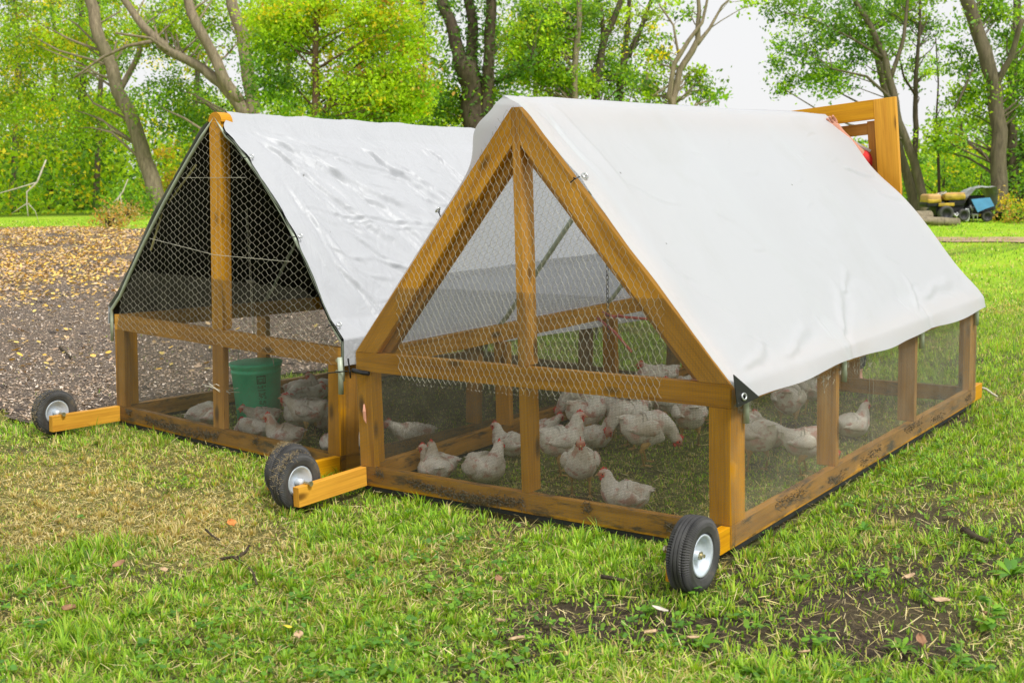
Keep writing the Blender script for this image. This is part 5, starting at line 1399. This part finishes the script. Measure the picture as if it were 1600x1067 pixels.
# dead bare branch hanging at the far left, small dead branch right of it
def dead_branch(label, D, lines):
    mb = MB(); P0 = Vector(px2w(lines[0][0][0], lines[0][0][1], D))
    for ln in lines:
        pts = [Vector(px2w(x, y, D+.2*nz(x*.05, y*.05)))-P0 for x, y, w_ in ln]; mb.tube(pts, [w_*D/FPX/2*.5 for x, y, w_ in ln], 6)
    o = mb.build('dead_branch', simple('dead_wood', (.48, .43, .34), .85, 0, .3, 12, .3), None, True); o.location = P0
    tag(o, label, 'branch')
dead_branch('pale dead branch hanging down in front of the wood at the far left', 27, [[(72, 250, 5), (58, 285, 6), (42, 300, 5), (42, 320, 4), (44, 338, 3)], [(58, 285, 4), (25, 295, 4), (0, 302, 3), (-40, 310, 3)], [(42, 318, 3), (30, 326, 3), (18, 334, 2)], [(44, 318, 3), (55, 330, 2), (62, 352, 1.5)], [(58, 285, 3), (66, 270, 2), (64, 262, 2)]])
dead_branch('small pale dead branch standing left of the leaning trunk', 30, [[(200, 280, 3), (192, 300, 5), (184, 310, 5), (176, 318, 4)], [(188, 305, 3), (190, 320, 3), (196, 328, 2)], [(186, 308, 3), (180, 326, 2)]])

# ================================================================== felled logs, old mower, covered machine
MLOG = bark_mat('log_bark', (.36, .30, .20), (.16, .13, .09)); MCUT = simple('sawn_log_end', (.62, .47, .25), .8, 0, .25, 12, .2)
LOGN = [0]
def log(a, b, dia, label):
    D = 25.2-.25*LOGN[0]; LOGN[0] += 1; B_ = Vector(px2w(b[0], b[1], D+.3)); r_ = dia*D/FPX/2
    A_ = Vector(px2w(a[0], a[1], D)); r = empty('log', A_, (0, 0, 0), label, 'log', 'felled logs lying in the grass')
    d = B_-A_; pts = [d*t+Vector((nz(t*3, 1, D)*.04, nz(t*3, 5, D)*.04, nz(t*3, 9, 1)*.03)) for t in np.linspace(0, 1, 9)]
    mb = MB(); mb.tube(pts, [r_*(1.12-.16*i/8+.05*nz(i*.9, 2, D)) for i in range(9)], 18, False); mb.build('bark', MLOG, r, True)
    mb = MB(); e = pts[-1]; t_ = (pts[-1]-pts[-2]).normalized(); mb.tube([pts[-2]*.1+pts[-1]*.9, e+t_*.004], [r_*.93, r_*.93], 18); mb.tube([pts[0]*.9+pts[1]*.1, pts[0]-t_*.004], [r_*1.06, r_*1.06], 18)
    mb.build('cut_end', MCUT, r)
log((1385, 342), (1453, 338), 19, 'thick felled log resting on top beside the white tarp')
log((1400, 343), (1497, 347), 13, 'long felled log lying lowest in the grass in front of the mower')
log((1395, 347), (1456, 345), 8, 'thin short log tucked under the thick one')
MYEL = simple('yellow_paint', (.44, .30, .03), .6, 0, .6, 5, .05); MRUST = simple('sun_bleached_yellow_plastic', (.58, .34, .12), .6, 0, .3, 6, .1)
MDK = simple('black_machine_metal', (.022, .022, .024), .5, .3, .4, 9, .2); MGRY = simple('grey_metal', (.45, .45, .43), .45, .5, .3, 10, .1)
def rbox(mb, lo, hi, b=.03):
    bm = bmesh.new(); bmesh.ops.create_cube(bm, size=1)
    for v in bm.verts: v.co = Vector([(lo[i]+hi[i])/2+v.co[i]*(hi[i]-lo[i]) for i in range(3)])
    bmesh.ops.bevel(bm, geom=list(bm.edges), offset=b, segments=3, affect='EDGES', profile=.5)
    k = len(mb.v); bm.verts.index_update()
    mb.v += [tuple(v.co) for v in bm.verts]; mb.f += [tuple(k+v.index for v in f.verts) for f in bm.faces]; bm.free()
def small_wheel(parent, c, r_, w_, axis='y'):
    mb = MB(); mb.lathe([(r_*.55, -w_*.4), (r_*.85, -w_*.5), (r_, -w_*.3), (r_, w_*.3), (r_*.85, w_*.5), (r_*.55, w_*.4)], c, axis, 28, close=True); t = mb.build('wheel', MTYRE, parent, True)
    mb = MB(); mb.lathe([(0, -w_*.25), (r_*.5, -w_*.3), (r_*.58, -w_*.42), (r_*.58, w_*.42), (r_*.5, w_*.3), (0, w_*.25)], c, axis, 24); mb.build('rim', MDK, t, True)
def mower():
    P = hit(1474, 346); D = pix(P)[2]; s = D/FPX
    r = empty('riding_mower', P, (0, 0, YAW+rad(4)), 'old yellow and black ride on mower with faded hood at the wood edge', 'mower')
    X = lambda px: (px-1474)*s; Z = lambda py: (346-py)*s
    mb = MB(); rbox(mb, (X(1441), -.25, Z(316)), (X(1463), .2, Z(303)), .05); mb.build('rear_cowl', MRUST, r, True)
    mb = MB(); rbox(mb, (X(1441), -.255, Z(317)), (X(1463), .2, Z(310)), .03); mb.build('cowl_band', MYEL, r, True)
    mb = MB(); rbox(mb, (X(1440), -.24, Z(323)), (X(1469), .2, Z(315)), .03); rbox(mb, (X(1474), -.24, Z(323)), (X(1500), .22, Z(312)), .03); rbox(mb, (X(1456), -.2, Z(336)), (X(1500), .2, Z(322)), .02); mb.build('chassis', MDK, r, True)
    mb = MB(); rbox(mb, (X(1467), -.28, Z(313)), (X(1501), .24, Z(304)), .045); mb.build('hood', MYEL, r, True)
    mb = MB(); rbox(mb, (X(1468), -.2, Z(305)), (X(1502), .25, Z(302)), .02); mb.build('hood_top', MRUST, r, True)
    mb = MB(); rbox(mb, (X(1457), -.30, Z(322)), (X(1482), -.26, Z(317)), .012); mb.build('side_stripe', MYEL, r, True)
    mb = MB(); mb.tube([(X(1462), -.1, Z(322)), (X(1466), -.1, Z(303))], .02, 8)
    mb.tube([(X(1466)+.11*math.cos(t), -.1+.11*math.sin(t), Z(303)+.04*math.cos(t)) for t in [2*math.pi*k/20 for k in range(21)]], .014, 7, False); mb.build('steering_wheel', MGRY, r, True)
    small_wheel(r, (X(1468), -.30, Z(333)), .17, .14); small_wheel(r, (X(1468), .32, Z(333)), .17, .14); small_wheel(r, (X(1496), -.30, Z(336)), .13, .1); small_wheel(r, (X(1496), .30, Z(336)), .13, .1)
    mb = MB()
    for k in range(6): mb.ico((X(1480+k*4), -.27, Z(334+2*(k % 2))), .05, 2, (1, .6, .8))
    mb.tube([(X(1476), -.3, Z(330)), (X(1484), -.34, Z(338)), (X(1492), -.3, Z(330))], .02, 7)
    mb.build('engine', MGRY, r, True)
mower()
def covered():
    P = hit(1527, 346); D = pix(P)[2]; s = D/FPX; X = lambda px: (px-1527)*s; Z = lambda py: (346-py)*s
    r = empty('garden_tractor', P, (0, 0, YAW), 'black garden machine with grey metal parts sheltering under the crumpled grey cover', 'tractor')
    mb = MB(); rbox(mb, (X(1508), -.1, Z(342)), (X(1546), .4, Z(322)), .04); rbox(mb, (X(1512), .0, Z(324)), (X(1540), .35, Z(306)), .05); mb.build('body', MDK, r, True)
    mb = MB(); mb.tube([(X(1510), -.2, Z(320)), (X(1514), -.2, Z(328)), (X(1513), -.2, Z(334))], .022, 8); mb.tube([(X(1512), -.22, Z(335)), (X(1521), -.22, Z(335)), (X(1521), -.22, Z(344))], .028, 8); mb.tube([(X(1515), -.22, Z(335)), (X(1515), -.2, Z(345))], .02, 8); mb.build('grey_bars', MGRY, r, True)
    mb = MB(); mb.tube([(X(1505)+.05*math.cos(t), -.2, Z(335)+.14*math.sin(t)) for t in [2*math.pi*k/20 for k in range(21)]], .018, 7, False)
    for k in range(-2, 3): mb.tube([(X(1505)+k*.018, -.2, Z(335)-.12), (X(1505)+k*.018, -.2, Z(335)+.12)], .006, 5)
    mb.build('wire_guard', simple('white_wire', (.7, .72, .72), .4, .2, .1, 20, 0), r, True)
    mb = MB(); rbox(mb, (X(1524), -.16, Z(338)), (X(1531), -.12, Z(334)), .01); mb.build('yellow_plate', MYEL, r, True)
    small_wheel(r, (X(1536), -.2, Z(338)), .12, .1)
    # blue panel
    a = MB(); c = [(1509, 311), (1538, 309), (1544, 322), (1530, 326), (1518, 331)]
    V = [(X(x), -.28-(y-309)*.003, Z(y)) for x, y in c]; a.v = V+[(x, y+.03, z) for x, y, z in V]; n = 5
    a.f = [tuple(range(n)), tuple(range(2*n-1, n-1, -1))]+[(i, (i+1) % n, (i+1) % n+n, i+n) for i in range(n)]
    o = a.build('panel', simple('light_blue_plastic', (.07, .26, .45), .4, 0, .15, 4, .05), None)
    o.parent = None; o.location = P; o.rotation_euler = (0, 0, YAW); tag(o, 'light blue plastic panel leaning under the grey cover', 'panel')
    # crumpled cover
    n = 46; V = []
    prof = [(1494, 331), (1500, 322), (1508, 308), (1518, 296), (1526, 293), (1538, 294), (1550, 294), (1553, 306), (1552, 320), (1549, 330)]
    xs = np.interp(np.linspace(0, 1, n), np.linspace(0, 1, len(prof)), [p[0] for p in prof]); zs = np.interp(np.linspace(0, 1, n), np.linspace(0, 1, len(prof)), [p[1] for p in prof])
    m2 = 30
    for j in range(m2):
        t = j/(m2-1); yy = -.22+.85*t
        for i in range(n):
            u = i/(n-1); k = 1-.25*max(0, t-.6)
            x = X(xs[i]); z = Z(zs[i])*k
            dn = .045*nz(x*5, yy*5, z*5)+.03*ridged(x*4+1, yy*4+z*3, 2)
            lift = .10*math.sin(u*math.pi)*(1-t)*0
            V.append((x+dn*(u-.5)*1.5, yy+.05*nz(u*6, t*3, 1)+(.10*abs(u-.5)), max(.02, z+dn*.9+lift)))
    V = np.array(V); i, j = np.meshgrid(np.arange(m2-1), np.arange(n-1), indexing='ij'); a_ = (i*n+j).ravel(); F = np.stack([a_, a_+1, a_+n+1, a_+n], 1)
    me = np_mesh('cover', V, F, True); me.materials.append(simple('grey_plastic_cover', (.36, .37, .36), .38, 0, .35, 4, .5, .02))
    o = link('machine_cover', me); o.location = P; o.rotation_euler = (0, 0, YAW); tag(o, 'crumpled grey plastic cover thrown over the garden machine', 'cover')
    # dark pot at the right
    Q = hit(1562, 345); o = empty('pot', Q, (0, 0, 0), 'small dark pot lying in the grass right of the covered machine', 'pot')
    mb = MB(); mb.lathe([(0, 0), (.08, 0), (.12, .17), (.14, .18), (.13, .19), (.10, .17), (.07, .02)], n=24); mb.build('pot_body', MDK, o, True)
covered()
# ================================================================== grass, weeds, leaves, chips
PENS = []
def in_pens(x, y):
    a = (np.abs(x) < H) & (y > 0) & (y < LEN)
    c, s = math.cos(-.036), math.sin(-.036); X = x+2.181; Y = y-.189; u = c*X+s*Y; v = -s*X+c*Y
    return a | ((np.abs(u) < H) & (v > 0) & (v < LEN))
BL = {'g1': (.34, .56, .04), 'g2': (.23, .45, .035), 'g3': (.48, .66, .07), 'g4': (.13, .25, .035), 's1': (.62, .52, .20), 's2': (.48, .40, .14), 's3': (.74, .63, .32)}
def blades(name, n, r0, r1, hmul=1.0, wmul=1.0, pw=1.0, inside=False, far=False):
    ang = YAW+math.pi/2+RNG.uniform(-rad(41), rad(41), n)*np.where(RNG.random(n) < .8, .76, 1); t = RNG.random(n)
    r = r0*(r1/r0)**t if pw == 1 else (r0+(r1-r0)*t)
    x = CAM.x+np.cos(ang)*r; y = CAM.y+np.sin(ang)*r
    pens = in_pens(x, y); fld = in_field(x, y)
    st = straw_mask(x, y); ba = bare_mask(x, y)
    # tufts
    tf = fbm(x, y, 9, 21)
    keep = (~fld | ((RNG.random(n) < .02) & (r < 12))) & (RNG.random(n) > ba*.93) & (RNG.random(n) < .55+.9*(tf-.3))
    keep &= (RNG.random(n) > .45*pens)
    # stay clear of the timber
    for hx in (H-.02, -H+.02): keep &= ~((np.abs(x-hx) < .03) & (y > -.43) & (y < LEN))
    keep &= ~((np.abs(y-.02) < .03) & (np.abs(x) < H))
    x, y, r, st, pens, tf, ba = (q[keep] for q in (x, y, r, st, pens, tf, ba)); n = len(x)
    z = height(x, y)-.008
    tall = fbm(x, y, 2.3, 31)
    under = np.clip(1-np.minimum(np.abs(x-H), 9)/.12, 0, 1)*(y > 0)*(y < LEN)
    hgt = (.020+.038*RNG.random(n)**1.8)*(.45+1.25*tall)*(1-.45*st)*np.where(pens, .42, 1)*(1-.3*ba)*hmul
    hgt *= 1+.35*(tf > .6)
    wid = (.0016+.0019*RNG.random(n))*wmul*np.where(r > 8, np.sqrt(r/8), 1)
    hd = RNG.uniform(0, 2*math.pi, n); hd += 2.2*(fbm(x, y, 3, 41)-.5)
    lean = (.25+1.0*RNG.random(n))*(1+.9*st)
    # most blades grow in tufts and splay out from the tuft's middle
    M_ = 9000 if not far else 3; q = r; cellsz = .085; gx = np.floor(x/cellsz).astype(int); gy = np.floor(y/cellsz).astype(int)
    h1 = (np.sin(gx*127.1+gy*311.7)*43758.5453) % 1; h2 = (np.sin(gx*269.5+gy*183.3)*43758.5453) % 1; h3 = (np.sin(gx*419.2+gy*371.9)*43758.5453) % 1
    cx_ = (gx+.2+.6*h1)*cellsz; cy_ = (gy+.2+.6*h2)*cellsz; tuft = (RNG.random(n) < .55) & (h3 > .25) & (r < 12)
    k_ = .18+.5*RNG.random(n); ox, oy = x-cx_, y-cy_
    x = np.where(tuft, cx_+ox*k_, x); y = np.where(tuft, cy_+oy*k_, y)
    hd = np.where(tuft, np.arctan2(oy, ox)+RNG.normal(0, .45, n), hd); hgt = hgt*np.where(tuft, .6+.75*h3, .72); lean = np.where(tuft, .15+9*np.hypot(ox, oy)+.35*RNG.random(n), lean)
    z = height(x, y)-.008
    dx, dy = np.cos(hd), np.sin(hd); sx, sy = -dy, dx
    base = np.stack([x, y, z], 1)
    def pt(f, up_, out_, w_):
        c = base+np.stack([dx*out_*hgt, dy*out_*hgt, up_*hgt], 1); s = np.stack([sx*wid*w_, sy*wid*w_, np.zeros(n)], 1); return c-s, c+s
    lean1 = lean*.28; lean2 = lean*.75
    a0, a1 = pt(0, np.zeros(n), np.zeros(n), 1.0); b0, b1 = pt(0, .55-.1*lean, lean1, .85); c0, c1 = pt(0, np.maximum(.12, 1-.42*lean), lean2, .10)
    V = np.stack([a0, a1, b1, b0, c1, c0], 1).reshape(-1, 3); k = np.arange(n)[:, None]*6
    F = np.concatenate([k+np.array([[0, 1, 2, 3]]), k+np.array([[3, 2, 4, 5]])], 1).reshape(-1, 4)
    pick = RNG.random(n); col = np.zeros((n, 3)); G = np.array([BL['g1'], BL['g2'], BL['g3'], BL['g4']]); S = np.array([BL['s1'], BL['s2'], BL['s3']])
    gi = RNG.choice(4, n, p=[.34, .26, .22, .18]); si = RNG.choice(3, n, p=[.45, .3, .25])
    isst = pick < (.09+.80*np.clip(st*1.15-.12, 0, 1)+.25*pens)
    col = np.where(isst[:, None], S[si], G[gi])*(.75+.5*RNG.random((n, 1)))
    big = fbm(x, y, .7, 51)[:, None]; col = col*(.85+.35*big)
    me = np_mesh(name, V, F); face_col(me, np.repeat(col, 2, 0), 4); me.materials.append(MBLADE)
    return me, n
def lawn():
    me, n = blades('lawn_grass', 640000, 3.1, 14); print('BLADES', n)
    o = link('lawn_grass', me); tag(o, kind='stuff')
    me, n = blades('distant_grass', 150000, 12, 34, hmul=1.5, wmul=1.7); print('FAR', n)
    o = link('distant_grass', me); tag(o, kind='stuff')
lawn()
# ground litter under the blades: short straw lying flat
def litter(name, n, r0, r1, size, cols, zone, dens=None, thick=.0, up_=.006, kindm=None, spread=31):
    ang = YAW+math.pi/2+RNG.uniform(-rad(spread), rad(spread), n); r = r0*(r1/r0)**RNG.random(n)
    x = CAM.x+np.cos(ang)*r; y = CAM.y+np.sin(ang)*r; k = zone(x, y); x, y, r = x[k], y[k], r[k]; n = len(x)
    z = height(x, y)+up_
    a = RNG.uniform(0, 2*math.pi, n); tl = RNG.normal(0, .28, n); ln = size[0]*(.4+1.1*RNG.random(n)); wd = size[1]*(.5+RNG.random(n))
    d = np.stack([np.cos(a)*np.cos(tl), np.sin(a)*np.cos(tl), np.sin(tl)], 1)*ln[:, None]/2; s = np.stack([-np.sin(a), np.cos(a), RNG.normal(0, .3, n)], 1)*wd[:, None]/2
    c = np.stack([x, y, z+np.abs(np.sin(tl))*ln/2], 1)
    V = np.stack([c-d-s*.6, c-d+s*.6, c+s, c+d+s*.5, c+d-s*.5, c-s], 1).reshape(-1, 3); kk = np.arange(n)[:, None]*6
    F = np.concatenate([kk+np.array([[0, 1, 2, 5]]), kk+np.array([[5, 2, 3, 4]])], 1).reshape(-1, 4)
    C = np.array(cols)[RNG.integers(0, len(cols), n)]*(.7+.6*RNG.random((n, 1)))
    me = np_mesh(name, V, F); face_col(me, np.repeat(C, 2, 0), 4); me.materials.append(kindm or MDRY); o = link(name, me); tag(o, kind='stuff'); return o
litter('dry_straw', 48000, 3.1, 11, (.045, .0022), [BL['s1'], BL['s2'], BL['s3'], (.3, .22, .1)], lambda x, y: ~in_field(x, y) & (RNG.random(len(x)) < .35+.6*straw_mask(x, y)+.4*in_pens(x, y)), up_=.008)
CHIP = [(.50, .38, .27), (.42, .30, .21), (.60, .48, .35), (.36, .27, .2), (.2, .155, .12), (.56, .40, .27), (.8, .68, .56)]
litter('wood_chips', 170000, 6, 27, (.022, .010), CHIP, lambda x, y: in_field(x, y) & (RNG.random(len(x)) < .25+1.1*fbm(x, y, 1.2, 61)), up_=.020, spread=34)
litter('small_wood_chips', 120000, 6.5, 16, (.012, .007), CHIP+[(.08, .06, .05)], lambda x, y: in_field(x, y), up_=.018, spread=34)
def leaf_zone(x, y):
    r = np.hypot(x-CAM.x, y-CAM.y); far_ = sstep(12.5, 19, r+3.0*(fbm(x, y, .5, 71)-.5)); st = fbm(x, y*1.8, .9, 77)
    return in_field(x, y) & (RNG.random(len(x)) < .01+.95*far_*np.clip((st-.26)*4, 0.1, 1))
litter('fallen_yellow_leaves', 340000, 9, 30, (.040, .030), [(.78, .48, .12), (.84, .52, .08), (.60, .42, .22), (.58, .42, .28), (.74, .56, .16), (.5, .34, .22)], leaf_zone, up_=.026, spread=34)
# a few dark clods and ridges in the worked soil
def clods():
    mb = MB(); rn = random.Random(3)
    for k in range(260):
        r = 7*(22/7)**rn.random(); a = YAW+math.pi/2+rn.uniform(.05, .56); x = CAM.x+math.cos(a)*r; y = CAM.y+math.sin(a)*r
        if in_field(x, y): mb.ico((x, y, float(height(x, y))+.012), rn.uniform(.012, .038), 1, (rn.uniform(.8, 1.6), rn.uniform(.8, 1.6), .6))
    o = mb.build('soil_clods', simple('dark_clods', (.06, .048, .04), .95, 0, .4, 30, .6), None, True); tag(o, kind='stuff')
clods()
# broad-leaved weeds and clover, each plant on its own where it stands out
def weed(px, py, size, nl, kind, label, group='broad leaved weeds in the lawn'):
    P = hit(px, py); r = empty('weed', (P.x, P.y, P.z-.005), (0, 0, random.uniform(0, 6.28)), label, 'weed', group); V = []; F = []; cols = []
    rn = random.Random(px*7+py); mb = MB()
    nl = int(nl*1.5)
    for k in range(nl):
        a = 2*math.pi*k/nl+rn.uniform(-.4, .4)
        if kind == 'rosette': b = Vector((0, 0, .01)); el = rn.uniform(.15, .8); ln = size*rn.uniform(.45, .9); w_ = ln*.15
        elif kind == 'stem': zz = size*(.2+.8*k/nl); b = Vector((rn.uniform(-.01, .01), rn.uniform(-.01, .01), zz)); el = rn.uniform(-.1, .6); ln = size*.5*(1.1-.5*k/nl); w_ = ln*.26
        else: rr = size*rn.random()**.5; b = Vector((math.cos(a*3.1)*rr, math.sin(a*3.1)*rr, rn.uniform(.02, .05))); el = rn.uniform(-.2, .3); ln = rn.uniform(.014, .03); w_ = ln*.45
        d = Vector((math.cos(a)*math.cos(el), math.sin(a)*math.cos(el), math.sin(el))); s = Vector((-math.sin(a), math.cos(a), 0)); u_ = s.cross(d)
        c = len(V)
        for t, ww, dr in ((0, .15, 0), (.3, .8, .03), (.6, 1, .02), (.85, .55, -.05), (1, .05, -.12)):
            m_ = b+d*ln*t+Vector((0, 0, dr*ln*1.5)); V += [m_-s*w_*ww+u_*-.12*w_*ww*-1, m_, m_+s*w_*ww+u_*.12*w_*ww]
        for i in range(4): F += [(c+i*3, c+i*3+1, c+i*3+4, c+i*3+3), (c+i*3+1, c+i*3+2, c+i*3+5, c+i*3+4)]
        g = rn.uniform(.75, 1.25); base_ = rn.choice([(.17, .36, .03), (.24, .45, .04), (.12, .29, .04)]); cols += [tuple(v*g for v in base_)]*8
    me = np_mesh('leaves', np.array([tuple(v) for v in V]), np.array(F)); face_col(me, np.array(cols), 4); me.materials.append(MBLADE); link('leaves', me, r)
    if kind == 'stem':
        mb.tube([(0, 0, 0), (.004, 0, size*.5), (0, .004, size)], [.004, .003, .0015], 6); mb.build('stem', simple('green_stem', (.2, .3, .06), .6, 0, .2, 20, 0), r, True)
    return r
WE = [(1545, 985, .16, 11, 'stem', 'tall leafy weed in the soil near the lower right corner'), (1580, 900, .15, 10, 'rosette', 'broad rosette weed by the right edge above the soil patch'), (1500, 1040, .12, 9, 'stem', 'bushy weed at the bottom right'), (1410, 1015, .12, 9, 'rosette', 'rosette weed in the dark soil at the lower right'),
      (1250, 905, .09, 8, 'rosette', 'flat leafed weed right of the near wheel'), (1100, 1010, .12, 8, 'rosette', 'low spreading weed on the soil below the near wheel'), (1180, 1055, .12, 8, 'rosette', 'wide leafed weed at the bottom edge below the near wheel'), (1185, 835, .13, 8, 'rosette', 'broad weed leaf beside the right bottom rail of the timber pen'),
      (1080, 935, .11, 9, 'stem', 'weed with a pale bud growing right in front of the near wheel'), (1020, 960, .08, 8, 'stem', 'small weed left of the budding one'), (1350, 830, .10, 9, 'rosette', 'rosette weed in the lawn right of the near pen corner'), (1300, 760, .10, 8, 'rosette', 'broad leaved weed along the right side rail'),
      (1470, 700, .09, 8, 'rosette', 'bright weed in the lawn beside the middle of the right rail'), (1540, 760, .10, 8, 'stem', 'leafy weed at the right edge half way up'), (470, 935, .09, 8, 'rosette', 'pale green rosette weed below the curved twig'), (575, 950, .07, 10, 'clover', 'clover patch right of the curved twig'),
      (640, 805, .07, 8, 'rosette', 'pale rosette weed below the timber pen left corner'), (215, 965, .09, 7, 'rosette', 'broad leaved weed at the lower left'), (330, 985, .07, 14, 'clover', 'clover patch at the lower left'), (590, 1015, .06, 16, 'clover', 'clover patch at the bottom left of centre'), (745, 935, .07, 9, 'clover', 'clover beside the bare soil left of the near wheel'),
      (1360, 905, .09, 18, 'clover', 'clover patch between the two right soil patches'), (60, 985, .06, 14, 'clover', 'clover patch at the left edge near the bottom'), (880, 1035, .08, 9, 'rosette', 'rosette weed at the bottom centre'), (1440, 940, .08, 8, 'stem', 'small upright weed on the soil near the right edge'), (1280, 1010, .08, 16, 'clover', 'clover patch left of the lower right soil')]
for wv_ in WE: weed(wv_[0], wv_[1], wv_[2]*.72, *wv_[3:])
# scattered clover as ground cover
def ground_cover():
    n = 3200; ang = YAW+math.pi/2+RNG.uniform(-rad(31), rad(31), n); r = 3.1*(10/3.1)**RNG.random(n); x = CAM.x+np.cos(ang)*r; y = CAM.y+np.sin(ang)*r
    k = ~in_field(x, y) & ~in_pens(x, y) & (fbm(x, y, 1.7, 81) > .53); x, y = x[k], y[k]; n = len(x)
    idx = np.repeat(np.arange(n), 5); P = np.stack([x, y, height(x, y)+.022], 1)[idx]+RNG.normal(size=(n*5, 3))*np.array([.013, .013, .007])
    leaf_cols = np.array([(.16, .35, .035), (.24, .44, .045), (.12, .28, .05)])[RNG.integers(0, 3, n*5)]*(.75+.5*RNG.random((n*5, 1)))
    N_ = n*5; a = RNG.uniform(0, 6.28, N_); s = .009*(.6+.8*RNG.random(N_)); tl = RNG.normal(0, .35, (N_, 2))
    dx = np.stack([np.cos(a), np.sin(a), tl[:, 0]], 1)*s[:, None]; dy = np.stack([-np.sin(a), np.cos(a), tl[:, 1]], 1)*s[:, None]*.8
    V = np.stack([P-dx, P-dx*.2-dy, P+dx*.7-dy*.8, P+dx, P+dx*.7+dy*.8, P-dx*.2+dy], 1).reshape(-1, 3); F = np.arange(N_*6).reshape(-1, 6)
    me = np_mesh('ground_cover', V, F); face_col(me, leaf_cols, 6); me.materials.append(MBLADE); tag(link('ground_cover', me), kind='stuff')
ground_cover()
# fallen leaves lying singly on the lawn
def dead_leaf(px, py, size, col, label, curl=.5, up_=.03):
    P = hit(px, py); V = []; F = []; n = 8; rn = random.Random(px)
    for i in range(n+1):
        t = i/n; w_ = math.sin(math.pi*min(1, t*.93+.04))**.8*.33*size*(1+.15*rn.uniform(-1, 1)); z = curl*size*.35*(t-.5)**2
        for j in range(5): s = (j-2)/2; V.append(((t-.5)*size, s*w_, z+abs(s)**1.5*size*.22*curl+rn.uniform(-.001, .001)))
    for i in range(n):
        for j in range(4): a = i*5+j; F.append((a, a+1, a+6, a+5))
    me = np_mesh('fallen_leaf', np.array(V), np.array(F), True)
    m = simple('dead_leaf_'+label.split()[0], col, .7, 0, .3, 60, .3); me.materials.append(m)
    o = link('fallen_leaf', me); o.location = (P.x, P.y, P.z+up_); o.rotation_euler = (rn.uniform(-.3, .3), rn.uniform(-.4, .4), rn.uniform(0, 6.28)); tag(o, label, 'leaf', 'single fallen leaves on the lawn')
    md = o.modifiers.new('thick', 'SOLIDIFY'); md.thickness = .0006
TAN, BRN, ORG, PAL_ = (.55, .38, .22), (.32, .17, .09), (.62, .24, .06), (.62, .56, .45)
for l in ((363, 830, .055, ORG, 'orange brown leaf standing in the grass right of the curved twig', .9), (187, 895, .05, BRN, 'reddish brown curled leaf in the grass at the left', .9), (103, 933, .055, TAN, 'tan leaf lying flat near the lower left', .3), (110, 966, .05, BRN, 'dark brown folded leaf near the lower left', 1.2),
          (257, 903, .04, TAN, 'small beige leaf left of the curved twig', .6), (468, 1010, .05, TAN, 'crumpled tan leaf at the bottom left of centre', 1.1), (782, 986, .05, TAN, 'beige curled leaf right of the bottom middle', .9), (450, 993, .03, (.7, .6, .05), 'small yellow leaf at the bottom left of centre', .4), (808, 1014, .07, TAN, 'wide tan leaf lying in the grass at the bottom centre', .5),
          (1031, 966, .055, PAL_, 'pale whitish leaf on the soil left of the near wheel weed', .4), (1017, 1003, .055, TAN, 'light brown leaf on the soil under the pale one', .5), (1083, 1012, .04, TAN, 'tan oval leaf on the soil below the near wheel', .7), (1257, 1035, .035, TAN, 'small beige leaf at the bottom right of centre', .8), (1438, 1018, .05, BRN, 'dark curled leaf on the lower right soil', 1.1),
          (1540, 975, .05, BRN, 'brown leaf in the right soil patch', .8), (780, 918, .04, BRN, 'brown leaf near the bare soil in the middle', .8), (1470, 952, .06, TAN, 'tan leaf strip on the soil at the right', .4), (1420, 915, .05, TAN, 'light leaf beside the stick at the right', .6)):
    dead_leaf(*l)
def twig(name, pts, w_, label, cat='twig'):
    P0 = hit(*pts[0][0]); mb = MB()
    for ln in pts:
        q = []
        for x, y in ln: h_ = hit(x, y); q.append(Vector((h_.x, h_.y, h_.z+.028+.006*nz(x*.1, y*.1)))-P0)
        mb.tube(q, [w_*(1-.5*i/len(q)) for i in range(len(q))], 8)
    o = mb.build(name, MBARKD if cat == 'twig' else MBARK, None, True); o.location = P0; tag(o, label, cat)
twig('twig', [[(345, 883), (365, 880), (382, 890), (396, 905), (402, 925)], [(372, 881), (384, 872), (390, 862)]], .007, 'curved brown forked twig lying on the left lawn')
twig('twig', [[(322, 838), (332, 846), (344, 853)]], .005, 'short dark twig above the curved one')
twig('twig', [[(940, 912), (958, 915), (975, 918)]], .009, 'short stout piece of bark in the grass left of the near wheel')
twig('twig', [[(1505, 838), (1522, 848), (1542, 856)]], .016, 'grey weathered stick at the right edge')
twig('twig', [[(1400, 905), (1440, 935), (1470, 960)]], .004, 'long thin stick crossing the right soil patch')
twig('twig', [[(94, 548), (104, 556), (112, 565)]], .010, 'dark stick lying on the worked soil at the left')
